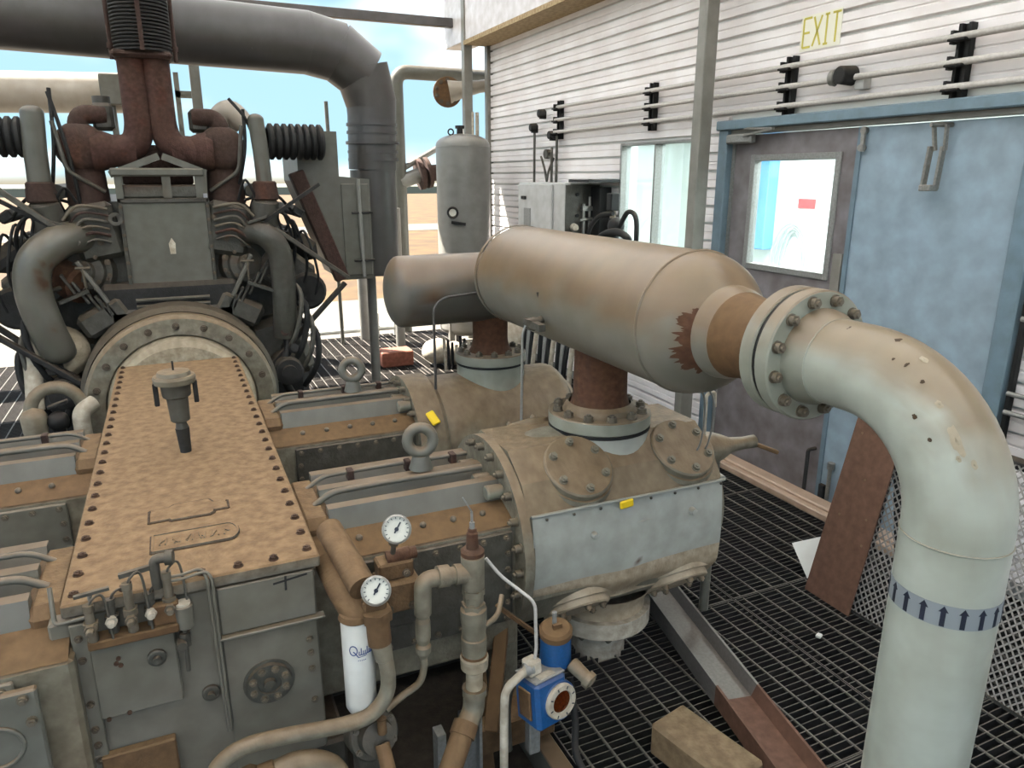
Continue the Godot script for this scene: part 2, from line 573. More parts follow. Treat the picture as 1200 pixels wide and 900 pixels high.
func build_wall() -> void:
	var w := struct("wall_right", "white sided building wall with doors and a window", Vector3(3.5, 0, -4))
	var Z0 := -8.32
	var Z1 := 1.6
	var y := 0.06
	while y < 3.36:
		var m := y + 0.06
		var spans := [[Z0, Z1]]
		if m < 2.30: spans = [[Z0, -4.16], [-2.07, Z1]]
		if m > 1.36 and m < 2.20: spans = [[Z0, -5.47], [-4.40, -4.16], [-2.07, Z1]]
		for s in spans: siding(w, y, s[0], s[1])
		y += 0.12
	# wall core with openings
	var c := mb()
	for b in [[Z0, -5.47, 0.0, 3.7], [-4.40, -4.16, 0.0, 3.7], [-2.07, Z1, 0.0, 3.7], [-5.47, -4.40, 0.0, 1.36], [-5.47, -4.40, 2.21, 3.7], [-4.16, -2.07, 2.30, 3.7]]:
		c.box(3.53, 3.66, b[2], b[3], b[0], b[1])
	part(w, "wall_core", c, "plaster")
	part(w, "foundation", mb().box(3.46, 3.75, -1.9, -0.04, Z0, 4.0), "dark")
	part(w, "base_flashing", mb().box(3.49, 3.54, 0.0, 0.07, Z0, -4.18), "galv")
	part(w, "base_flashing", mb().box(3.49, 3.54, 0.0, 0.07, -2.05, Z1), "galv")
	part(w, "corner_trim", mb().box(3.46, 3.56, 0.0, 3.40, Z0 - 0.03, Z0 + 0.05, 0.004), "column")
	# the lit room behind the wall
	var r := struct("wall_room", "pale lit room behind the door and window", Vector3(5, 0, -4))
	part(r, "room_wall", mb().box(6.2, 6.3, 0, 2.7, -8.3, 1.5).box(3.66, 6.2, 0, 2.7, -8.3, -8.2).box(3.66, 6.2, 0, 2.7, 1.4, 1.5), "plaster")
	part(r, "room_floor", mb().box(3.66, 6.3, -0.12, 0.0, -8.3, 1.5), "galv")
	part(r, "room_ceiling", mb().box(3.66, 6.3, 2.7, 2.8, -8.3, 1.5), "plaster")
	part(r, "outer_roof", mb().box(3.5, 6.6, 3.6, 3.7, -8.4, 1.6), "roof")
	var glow := StandardMaterial3D.new()
	glow.emission_enabled = true
	glow.emission = Color(0.95, 1.0, 1.0)
	glow.emission_energy_multiplier = 2.0
	fin["glow"] = {"m": glow, "c": Color.WHITE, "d": Color.WHITE, "k": 0.0, "r": 0.0, "rc": Color.WHITE, "lo": 0.0}
	for z in [-5.0, -2.9]:
		var l := thing("ceiling_light", "long lit ceiling panel in the room behind the " + ("window" if z < -4.0 else "grey door"), "lamp", Vector3(4.9, 2.66, z))
		part(l, "housing", mb().box(4.5, 5.3, 2.655, 2.7, z - 0.6, z + 0.6, 0.005), "white")
		part(l, "diffuser", mb().box(4.54, 5.26, 2.645, 2.655, z - 0.56, z + 0.56), "glow")
		var al := AreaLight3D.new()
		al.name = "room_light"
		al.area_size = Vector2(0.7, 1.1)
		al.light_energy = 13.0
		al.light_color = Color(0.93, 1.0, 1.0)
		al.shadow_enabled = true
		al.area_range = 9.0
		l.add_child(al)
		al.position = Vector3(0, -0.03, 0)
		al.rotation_degrees = Vector3(-90, 0, 0)
	# window 1: two sliding sashes
	var wd := struct("window_1", "two-pane sliding window in the white siding", Vector3(3.5, 1.36, -4.93))
	var f := mb()
	for b in [[-5.47, -5.445, 1.36, 2.21], [-4.425, -4.40, 1.36, 2.21], [-5.445, -4.425, 1.36, 1.385], [-5.445, -4.425, 2.19, 2.21], [-4.985, -4.965, 1.385, 2.19]]:
		f.box(3.485, 3.58, b[2], b[3], b[0], b[1], 0.004)
	part(wd, "window_frame", f, "galv")
	fin["glass"] = {"m": glass_mat(), "c": Color.WHITE, "d": Color.WHITE, "k": 0.0, "r": 0.0, "rc": Color.WHITE, "lo": 0.0}
	part(wd, "pane", mb().box(3.535, 3.541, 1.385, 2.19, -5.445, -4.985), "glass")
	part(wd, "pane", mb().box(3.545, 3.551, 1.385, 2.19, -4.965, -4.425), "glass")
	# door frame and the two leaves
	var df := struct("trim_1", "grey blue steel double door frame", Vector3(3.5, 0, -3.1))
	part(df, "header", mb().box(3.42, 3.60, 2.245, 2.305, -4.19, -2.04, 0.006), "frameblue")
	part(df, "door_stop", mb().box(3.47, 3.56, 2.215, 2.245, -4.10, -2.10, 0.003), "column")
	part(df, "jamb", mb().box(3.44, 3.60, 0.0, 2.245, -4.18, -4.09, 0.006), "frameblue")
	part(df, "jamb", mb().box(3.44, 3.60, 0.0, 2.245, -2.135, -2.045, 0.006), "frameblue")
	var d1 := struct("door_1", "dull grey brown steel door with a window", Vector3(3.5, 0, -3.6))
	var L := mb()
	for b in [[-4.085, -3.89, 0.02, 2.21], [-3.19, -3.075, 0.02, 2.21], [-3.89, -3.19, 0.02, 1.37], [-3.89, -3.19, 2.07, 2.21]]:
		L.box(3.50, 3.545, b[2], b[3], b[0], b[1])
	part(d1, "leaf", L, "doorgray")
	var fr := mb()
	for b in [[-3.905, -3.865, 1.355, 2.085], [-3.215, -3.175, 1.355, 2.085], [-3.865, -3.215, 1.355, 1.395], [-3.865, -3.215, 2.045, 2.085]]:
		fr.box(3.488, 3.55, b[2], b[3], b[0], b[1], 0.004)
	part(d1, "window_frame", fr, "galv")
	part(d1, "pane", mb().box(3.518, 3.524, 1.39, 2.05, -3.87, -3.21), "glass")
	part(d1, "edge_strip", mb().box(3.487, 3.5, 0.02, 2.2, -4.085, -4.06), "galv")
	part(d1, "lock_plate", mb().box(3.485, 3.5, 1.0, 1.52, -3.15, -3.085, 0.003), "column")
	part(d1, "closer_body", mb().obox(Vector3(3.44, 2.185, -3.96), Vector3(0.05, 0.06, 0.24), Basis.IDENTITY, 0.01), "galv")
	part(d1, "closer_arm", mb().bar(Vector3(3.41, 2.2, -3.9), Vector3(3.39, 2.23, -3.62), 0.02, 0.012).bar(Vector3(3.39, 2.23, -3.62), Vector3(3.44, 2.25, -3.95), 0.02, 0.012), "steel")
	part(d1, "pull_bar", mb().tube(fillet([Vector3(3.5, 0.32, -3.12), Vector3(3.44, 0.32, -3.12), Vector3(3.44, 0.02, -3.12)], 0.02), 0.012, 8), "dark")
	var d2 := struct("door_2", "pale blue steel door leaf", Vector3(3.5, 0, -2.6))
	part(d2, "leaf", mb().box(3.497, 3.545, 0.02, 2.21, -3.065, -2.14, 0.003), "doorblue")
	part(d2, "astragal", mb().box(3.488, 3.498, 0.02, 2.21, -3.075, -3.045), "frameblue")
	part(d2, "edge_bead", mb().box(3.487, 3.498, 0.02, 2.21, -2.16, -2.14), "doorblue")
	var lt := mb().cyl(Vector3(3.49, 2.19, -3.03), Vector3(3.47, 2.19, -3.03), 0.02).bar(Vector3(3.475, 2.2, -3.03), Vector3(3.47, 2.08, -3.02), 0.022, 0.014).cyl(Vector3(3.49, 2.1, -3.03), Vector3(3.46, 2.1, -3.03), 0.018)
	part(d2, "top_latch", lt, "steel")
	var hc := mb().bar(Vector3(3.40, 2.19, -2.56), Vector3(3.42, 2.07, -2.55), 0.012, 0.02).bar(Vector3(3.44, 2.19, -2.52), Vector3(3.45, 2.07, -2.52), 0.012, 0.02)
	hc.bar(Vector3(3.40, 2.09, -2.56), Vector3(3.41, 1.89, -2.58), 0.014, 0.03).bar(Vector3(3.45, 2.09, -2.53), Vector3(3.45, 1.89, -2.54), 0.014, 0.03).box(3.39, 3.46, 1.88, 1.91, -2.59, -2.53, 0.004).cyl(Vector3(3.49, 2.19, -2.53), Vector3(3.38, 2.19, -2.56), 0.012)
	part(d2, "hold_open_arm", hc, "steel")
	part(d2, "flush_bolt", mb().cyl(Vector3(3.475, 0.04, -2.97), Vector3(3.475, 0.24, -2.97), 0.012).cyl(Vector3(3.48, 0.24, -2.97), Vector3(3.48, 0.28, -2.97), 0.022), "steel")
	part(d2, "foot_bracket", mb().box(3.47, 3.497, 0.02, 0.12, -3.04, -3.0, 0.004), "dark")
	var cb := solo("door_sill", mb().obox(Vector3(3.385, 0.03, -3.1), Vector3(0.10, 0.06, 2.1), Basis.IDENTITY, 0.008).obox(Vector3(3.315, 0.02, -3.1), Vector3(0.05, 0.045, 2.1), Basis.IDENTITY, 0.006), "wood", "pale timber sill along the foot of the double doors", "sill", Vector3(3.38, 0, -3.1))
	# things seen in the room through the door glass
	var bp := solo("wall_locker", mb().box(6.05, 6.2, 1.15, 2.6, -6.62, -6.46, 0.01), "skyblue", "tall bright blue locker seen through the left of the door glass", "locker", Vector3(6.1, 1.15, -6.54))
	var rs := solo("red_notice", mb().box(6.185, 6.2, 1.62, 1.72, -6.13, -5.90), "red", "small red notice on the white wall behind the door glass", "notice", Vector3(6.19, 1.62, -6.0))
	var cl := thing("cable_coil", "loose grey cable coil hung on the wall behind the door glass", "cable", Vector3(6.15, 1.2, -6.12))
	for i in 4:
		var pts := []
		for k in 13:
			var a := PI * k / 12
			pts.append(Vector3(6.16 - 0.015 * i, 0.95 + sin(a) * (0.42 + 0.03 * i), -6.12 + cos(a) * (0.14 + 0.05 * i)))
		part(cl, "loop", mb().tube(pts, 0.012, 6), "cabinet")

func build_roof() -> void:
	var r := struct("roof", "unseen shed roof over the compressor with translucent sheets added for soft top light", Vector3(0, 4.35, -3))
	for i in 6: part(r, "fill_roof_sheet", mb().box(-4.4, 3.9, 4.35, 4.37, -9.4 + i * 2.0, -9.4 + (i + 1) * 2.0 - 0.01), "fill_light_sheet")  # out of view; sheets added to light the machine softly from above
	var k := 0
	for z in [-9.3, -7.1, -5.0, -3.1, -1.2, 0.7, 2.5]:
		part(r, "rafter", mb().box(-4.4, 3.9, 4.15, 4.35, z - 0.05, z + 0.05), "purlin")
	var b := struct("beam_1", "white box beam along the top of the wall", Vector3(3.35, 3.4, -3))
	part(b, "fascia", mb().box(3.22, 3.50, 3.405, 3.98, -9.0, 1.6, 0.005), "beamwhite")
	part(b, "soffit_board", mb().box(3.2, 3.54, 3.36, 3.405, -8.33, 1.6), "purlin")
	part(b, "end_bracket", mb().box(3.24, 3.30, 3.75, 3.95, -9.04, -9.0), "dark")
	var c := struct("beam_2", "thin grey tie beam from the wall head out over the yard", Vector3(0, 3.62, -8.7))
	part(c, "tie", mb().box(-4.4, 3.22, 3.60, 3.70, -8.78, -8.7, 0.006), "duct")
	# columns by the wall
	for z in [-4.125, -8.36]:
		var o := struct("pillar", "grey steel column " + ("in front of the conduits left of the door" if z > -5 else "at the far corner of the wall"), Vector3(3.25, 0, z))
		part(o, "tube", mb().box(3.20, 3.30, 0.02, 4.2, z - 0.043, z + 0.043, 0.006), "column")
		part(o, "base_plate", mb().box(3.14, 3.36, 0.0, 0.02, z - 0.1, z + 0.1, 0.003), "column")
	for p in [[-4.2, 2.2], [-4.2, -8.0]]:
		var o := struct("pillar", "grey post at the open side of the shed, " + ("near end" if p[1] > 0 else "far end"), Vector3(p[0], 0, p[1]))
		part(o, "post", mb().box(p[0] - 0.07, p[0] + 0.07, -0.5, 4.2, p[1] - 0.07, p[1] + 0.07, 0.004), "column")

func grate(fl: Node3D, x0: float, x1: float, z0: float, z1: float, label := "") -> void:
	# bearing bars across (x), cross rods along (z), banding on the edge
	var B := mb()
	var z := z0 + 0.015
	while z < z1 - 0.006:
		B.box(x0 + 0.006, x1 - 0.006, -0.034, -0.002, z - 0.002, z + 0.002)
		z += 0.031
	var R := mb()
	var x := x0 + 0.05
	while x < x1 - 0.02:
		R.box(x - 0.0042, x + 0.0042, -0.010, 0.0, z0 + 0.006, z1 - 0.006, 0.0015)
		x += 0.1
	var E := mb()
	for b in [[x0, x0 + 0.005, z0, z1], [x1 - 0.005, x1, z0, z1], [x0, x1, z0, z0 + 0.005], [x0, x1, z1 - 0.005, z1]]:
		E.box(b[0], b[1], -0.034, 0.001, b[2], b[3])
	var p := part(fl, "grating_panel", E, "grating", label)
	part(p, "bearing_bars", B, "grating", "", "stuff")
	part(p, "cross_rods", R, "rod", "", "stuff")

func build_deck() -> void:
	var fl := struct("floor", "steel bar grating deck", Vector3(2, 0, -3))
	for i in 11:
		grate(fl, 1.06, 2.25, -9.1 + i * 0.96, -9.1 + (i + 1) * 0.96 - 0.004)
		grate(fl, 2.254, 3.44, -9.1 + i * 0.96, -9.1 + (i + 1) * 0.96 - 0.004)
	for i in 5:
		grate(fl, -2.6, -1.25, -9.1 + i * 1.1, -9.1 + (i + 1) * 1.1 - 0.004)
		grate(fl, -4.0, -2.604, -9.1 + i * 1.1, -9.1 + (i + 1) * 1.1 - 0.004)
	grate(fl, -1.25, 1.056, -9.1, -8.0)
	var s := mb()
	for x in [1.08, 2.25, 3.42]:
		s.box(x - 0.06, x + 0.06, -0.18, -0.036, -9.1, 1.4, 0.003)
	for z in [-9.05, -6.2, -3.26, -0.4]:
		s.box(1.06, 3.44, -0.2, -0.04, z - 0.05, z + 0.05)
	part(fl, "deck_beam", s, "dark")
	part(fl, "deck_beam", mb().box(-4.0, 1.06, -0.4, -0.04, -9.14, -9.06).box(-4.05, -3.97, -0.4, -0.04, -9.1, -3.6).box(-1.3, -1.2, -0.4, -0.04, -8.0, -3.6), "galv")
	var k := struct("floor_skid", "dark oily steel skid under the machine", Vector3(0, -0.3, -4))
	part(k, "skid_deck", mb().box(-1.25, 1.02, -0.3, -0.12, -8.0, -1.62), "dark")
	for z in [-1.66, -2.7, -3.9, -5.2, -7.8]:
		part(k, "skid_beam", mb().box(-1.25, 1.02, -0.12, 0.02, z - 0.06, z + 0.06, 0.004), "castdk")
	part(k, "skid_rail", mb().box(0.60, 1.04, -0.28, 0.10, -1.60, -1.20, 0.006), "gray")
	part(k, "skid_rail", mb().box(0.98, 1.05, -0.28, -0.002, -8.0, -1.62, 0.004), "gray")

# ------------------------------------------------------------------ compressor frame and cylinders
func build_frame() -> void:
	var t := thing("compressor_crankcase", "long grey crankcase with a dusty tan bolted lid and fitted end plate", "compressor", Vector3(-0.04, 0.05, -3.3))
	part(t, "crankcase", mb().box(-0.352, 0.268, 0.22, 0.862, -4.62, -1.98, 0.012), "frame")
	part(t, "foot_rail", mb().box(-0.42, 0.33, 0.02, 0.22, -4.6, -2.0, 0.01), "castdk")
	var lid := part(t, "lid", mb().box(-0.366, 0.284, 0.862, 0.900, -4.63, -1.962, 0.005), "lid", "dusty tan lid with bolts along both edges")
	# bolts along both edges and across the front
	var n := 24
	for i in n:
		var z := -2.01 - 2.58 * i / (n - 1)
		for x in [-0.338, 0.256]: bolt(lid, Vector3(x, 0.9, z), UP, 0.0115, 0.010, "boltlid")
	for i in 5: bolt(lid, Vector3(-0.22 + 0.095 * i, 0.9, -1.99), UP, 0.0115, 0.012, "boltlid")
	# cast relief on the lid: an outlined emblem and a long nameplate
	var rel := [Vector2(-0.163, -0.052), Vector2(-0.107, -0.048), Vector2(-0.102, -0.058), Vector2(0.01, -0.058), Vector2(0.022, -0.044), Vector2(0.022, -0.032), Vector2(0.064, -0.030), Vector2(0.064, 0.030), Vector2(0.022, 0.032), Vector2(0.010, 0.060), Vector2(-0.09, 0.060), Vector2(-0.107, 0.044), Vector2(-0.163, 0.036)]
	var X := Transform3D(Basis(Vector3(1, 0, 0), Vector3(0, 0, -1), Vector3(0, 1, 0)), Vector3(0, 0.8995, -2.432))
	part(lid, "cast_emblem", mb().prism(rel, X, 0.006), "lid")
	var dl := mb()
	X.origin = Vector3(0, 0.9012, -2.432)
	for i in rel.size():
		var ra: Vector2 = (rel[i] - Vector2(-0.05, 0.0)) * 1.05 + Vector2(-0.05, 0.0)
		var rb: Vector2 = (rel[(i + 1) % rel.size()] - Vector2(-0.05, 0.0)) * 1.05 + Vector2(-0.05, 0.0)
		dl.bar(X * Vector3(ra.x, ra.y * 1.03, 0), X * Vector3(rb.x, rb.y * 1.03, 0), 0.007, 0.0035)
	part(lid, "emblem_outline", dl, "dirt")
	var np := []
	for k in 9:
		var a := PI / 2 - PI * k / 8
		np.append(Vector2(0.055 + cos(a) * 0.028, sin(a) * 0.055))
	np.append(Vector2(-0.155, -0.055)); np.append(Vector2(-0.155, 0.055))
	X.origin = Vector3(0, 0.8995, -2.222)
	var dl2 := mb()
	for i in np.size():
		var q2: Vector2 = np[(i + 1) % np.size()]
		dl2.bar(X * Vector3(np[i].x * 1.03, np[i].y * 1.09, 0.001), X * Vector3(q2.x * 1.03, q2.y * 1.09, 0.001), 0.007, 0.003)
	part(lid, "nameplate_outline", dl2, "dirt")
	part(lid, "nameplate", mb().prism(np, X, 0.005), "lid")
	var inn := []
	for q in np: inn.append(Vector2((q.x + 0.04) * 0.93 - 0.04, q.y * 0.80))
	X.origin = Vector3(0, 0.9046, -2.222)
	var bead := mb()
	for i in np.size():
		var a := X * Vector3(np[i].x, np[i].y, 0)
		var q: Vector2 = np[(i + 1) % np.size()]
		bead.bar(a, X * Vector3(q.x, q.y, 0), 0.006, 0.006)
	part(lid, "nameplate_rim", bead, "lid")
	# worn raised lettering, no longer readable: short relief strokes
	var st := mb()
	var rg := RandomNumberGenerator.new()
	rg.seed = 3
	for i in 11:
		var x := -0.135 + i * 0.018
		st.bar(Vector3(x, 0.906, -2.222 - 0.022), Vector3(x + rg.randf_range(-0.006, 0.006), 0.906, -2.222 + 0.022), 0.004, 0.004)
		if i % 2 == 0: st.bar(Vector3(x, 0.906, -2.222 + rg.randf_range(-0.02, 0.02)), Vector3(x + 0.012, 0.906, -2.222 + rg.randf_range(-0.02, 0.02)), 0.004, 0.004)
	part(lid, "worn_lettering", st, "lid")
	# front end face: seams, cover plates, hub
	part(t, "end_panel", mb().box(0.0, 0.264, 0.708, 0.855, -1.98, -1.966, 0.004), "frame")
	part(t, "end_panel", mb().box(0.0, 0.264, 0.24, 0.700, -1.98, -1.968, 0.004), "frame")
	part(t, "panel_ledge", mb().box(-0.004, 0.285, 0.699, 0.707, -1.98, -1.950, 0.002), "frame")
	var hub := part(t, "hub_cover", mb().lathe(Vector3(0.113, 0.523, -1.969), Vector3.BACK, [[0.0, 0.0], [0.0, 0.073], [0.004, 0.073], [0.004, 0.064], [0.016, 0.062], [0.016, 0.034], [0.010, 0.032], [0.010, 0.018], [0.024, 0.016], [0.024, 0.0]], 28), "castdk", "round bolted hub cover")
	bolts(hub, Vector3(0.113, 0.523, -1.953), Vector3.BACK, 0.049, 8, 0.0095, 0.010, "boltgray")
	for y in [0.63, 0.585, 0.53, 0.42]: bolt(t, Vector3(0.237, y, -1.967), Vector3.BACK, 0.009, 0.009, "boltgray")
	var pl := part(t, "cover_plate", mb().box(-0.318, -0.115, 0.545, 0.775, -1.98, -1.955, 0.004), "frame", "square cover plate")
	part(t, "lower_plate", mb().box(-0.335, -0.15, 0.22, 0.43, -1.98, -1.950, 0.004), "brown", "rust-brown lower plate")
	part(t, "left_flange", mb().box(-0.355, -0.316, 0.25, 0.84, -1.98, -1.962, 0.003), "frame")
	for y in [0.80, 0.735, 0.60, 0.52, 0.47, 0.42]: bolt(t, Vector3(-0.337, y, -1.961), Vector3.BACK, 0.0085, 0.009, "bolt")
	for b in [[-0.165, 0.70], [-0.045, 0.53]]:
		part(t, "plug", mb().lathe(Vector3(b[0], b[1], -1.98 + (0.025 if b[0] < -0.1 else 0.0)), Vector3.BACK, [[0.0, 0.0], [0.0, 0.024], [0.010, 0.024], [0.012, 0.020], [0.012, 0.0]], 20).hexa(Vector3(b[0], b[1], -1.968 + (0.025 if b[0] < -0.1 else 0.0)), Vector3.BACK, 0.011, 0.014), "castdk")
	for q in [[-0.255, 0.722], [-0.262, 0.708], [-0.252, 0.70], [-0.25, 0.55], [-0.30, 0.545]]:
		part(t, "screw", mb().cyl(Vector3(q[0], q[1], -1.956), Vector3(q[0], q[1], -1.950), 0.006, -1, 10), "boltlid")
	# left side pillar and ledge of the frame end
	part(t, "side_pillar", mb().box(-0.405, -0.352, 0.30, 0.84, -2.06, -1.985, 0.006), "frame")
	part(t, "pillar_ledge", mb().obox(Vector3(-0.40, 0.425, -2.0), Vector3(0.13, 0.012, 0.08), Basis(Vector3.BACK, 0.06), 0.002), "frame")
	var hook := mb().tube(fillet([Vector3(-0.39, 0.93, -2.02), Vector3(-0.385, 0.845, -1.975), Vector3(-0.30, 0.862, -1.955), Vector3(-0.298, 0.91, -1.975)], 0.015), 0.006, 8)
	part(t, "grab_rail", hook, "frame")
	# oil lines over the corner
	for k in 2:
		var o := 0.012 * k
		part(t, "oil_line", mb().tube(fillet([Vector3(-0.14, 0.93 - o, -1.96), Vector3(-0.09, 0.925 - o, -1.955), Vector3(-0.03 + o, 0.925 - o * 0.5, -1.975 + o), Vector3(-0.018 + o, 0.90, -1.955), Vector3(-0.012 + o * 0.6, 0.40, -1.958)], 0.02), 0.0042, 6), "frame")
	part(t, "paint_scrawl", mb().bar(Vector3(0.15, 0.835, -1.9655), Vector3(0.245, 0.846, -1.9655), 0.006, 0.001, Vector3.BACK).bar(Vector3(0.185, 0.853, -1.9655), Vector3(0.183, 0.808, -1.9655), 0.006, 0.001, Vector3.BACK), "dark", "dark painted scrawl")
	# lubricator valve group standing on the front corner
	var v := thing("lubricator_block", "rusty brass block of small oil valves on the crankcase front corner", "valves", Vector3(-0.21, 0.78, -1.95))
	part(v, "block", mb().box(-0.315, -0.10, 0.775, 0.80, -1.98, -1.925, 0.004).box(-0.16, -0.095, 0.80, 0.86, -1.962, -1.935, 0.004), "orange")
	var rg2 := RandomNumberGenerator.new()
	rg2.seed = 12
	for i in 5:
		var x := -0.30 + 0.046 * i
		var zz := -1.945 + rg2.randf_range(-0.012, 0.012)
		var hgt := rg2.randf_range(0.07, 0.11) + (0.05 if i in [2, 4] else 0.0)
		var p := part(v, "valve_body", mb().cyl(Vector3(x, 0.80, zz), Vector3(x, 0.80 + hgt, zz), 0.013, 0.011, 12, 0.002).hexa(Vector3(x, 0.80 + hgt * 0.4, zz), UP, 0.019, 0.02).hexa(Vector3(x, 0.80 + hgt, zz), UP, 0.014, 0.018), "castdk" if i % 2 else "boltgray")
		part(p, "valve_cap", mb().cyl(Vector3(x, 0.845, zz), Vector3(x, 0.845, zz + 0.045), 0.011, 0.009, 12, 0.002).hexa(Vector3(x, 0.845, zz + 0.018), Vector3.BACK, 0.015, 0.012), "offwhite" if i % 2 else "boltgray")
		part(v, "tubing", mb().tube(spline([Vector3(x, 0.80 + hgt, zz), Vector3(x + 0.01, 0.83 + hgt, zz), Vector3(x + 0.035, 0.825 + hgt, zz - 0.01), Vector3(x + 0.045, 0.80, zz + 0.01)]), 0.0035, 6), "castdk")
	part(v, "handle", mb().bar(Vector3(-0.33, 0.925, -1.95), Vector3(-0.25, 0.93, -1.955), 0.012, 0.008).bar(Vector3(-0.225, 0.955, -1.96), Vector3(-0.14, 0.965, -1.96), 0.014, 0.012), "castdk")
	part(v, "elbow_fitting", mb().tube(fillet([Vector3(-0.14, 0.90, -1.96), Vector3(-0.14, 0.985, -1.96), Vector3(-0.11, 0.985, -1.955)], 0.02), 0.013, 10).hexa(Vector3(-0.112, 0.985, -1.955), Vector3(1, 0, 0.2), 0.02, 0.02), "castdk")
	var s := thing("sight_feed", "small grey cylinder with a yellowed cap hung on the crankcase front", "valve", Vector3(-0.085, 0.68, -1.95))
	part(s, "cup", mb().cyl(Vector3(-0.085, 0.775, -1.945), Vector3(-0.085, 0.845, -1.945), 0.021, 0.024, 18, 0.003), "frame")
	part(s, "cap", mb().cyl(Vector3(-0.085, 0.845, -1.945), Vector3(-0.085, 0.852, -1.945), 0.019, -1, 18), "offwhite")
	part(s, "stem", mb().cyl(Vector3(-0.093, 0.64, -1.945), Vector3(-0.088, 0.775, -1.945), 0.006, -1, 8).hexa(Vector3(-0.09, 0.72, -1.945), UP, 0.016, 0.04).cyl(Vector3(-0.10, 0.735, -1.95), Vector3(-0.10, 0.735, -1.915), 0.013, -1, 12), "castdk")
	# breather
	var b := thing("crankcase_breather", "upright mushroom-capped breather pipe on the tan lid", "breather", Vector3(-0.045, 0.9, -3.02))
	part(b, "stub", mb().cyl(Vector3(-0.045, 0.90, -3.02), Vector3(-0.048, 1.0, -3.02), 0.021, 0.026, 16), "dark")
	part(b, "stem", mb().cyl(Vector3(-0.048, 1.0, -3.02), Vector3(-0.05, 1.03, -3.02), 0.024, 0.018, 16).cyl(Vector3(-0.05, 1.03, -3.02), Vector3(-0.052, 1.13, -3.02), 0.036, 0.040, 18, 0.004), "castdk")
	part(b, "body", mb().cyl(Vector3(-0.052, 1.13, -3.02), Vector3(-0.054, 1.20, -3.02), 0.052, 0.056, 20, 0.004), "castdk")
	part(b, "cap", mb().lathe(Vector3(-0.054, 1.185, -3.02), UP, [[0.0, 0.074], [0.02, 0.078], [0.03, 0.074], [0.03, 0.062], [0.045, 0.058], [0.05, 0.0]], 24), "cast")
	for s2 in [-1.0, 1.0]: part(b, "clamp_band", mb().box(-0.054 + s2 * 0.07 - 0.009, -0.054 + s2 * 0.07 + 0.009, 1.10, 1.19, -3.035, -3.005, 0.003), "dark")
	part(b, "pin", mb().cyl(Vector3(-0.054, 1.23, -3.02), Vector3(-0.054, 1.27, -3.02), 0.004, -1, 6), "dark")

func eye(par: Node3D, c: Vector3) -> void:
	# flat lifting eye facing the camera side
	var ax := Vector3(-0.25, 0.15, 1).normalized()
	var pts := []
	var B := mb().frame_of(ax)
	for k in 20: pts.append(c + B.x * cos(TAU * k / 20) * 0.047 + B.y * sin(TAU * k / 20) * 0.047)
	part(par, "lifting_eye", mb().tube(pts, 0.021, 12, false, true).cyl(c - UP * 0.058, c - UP * 0.11, 0.03, 0.045, 16), "gray")

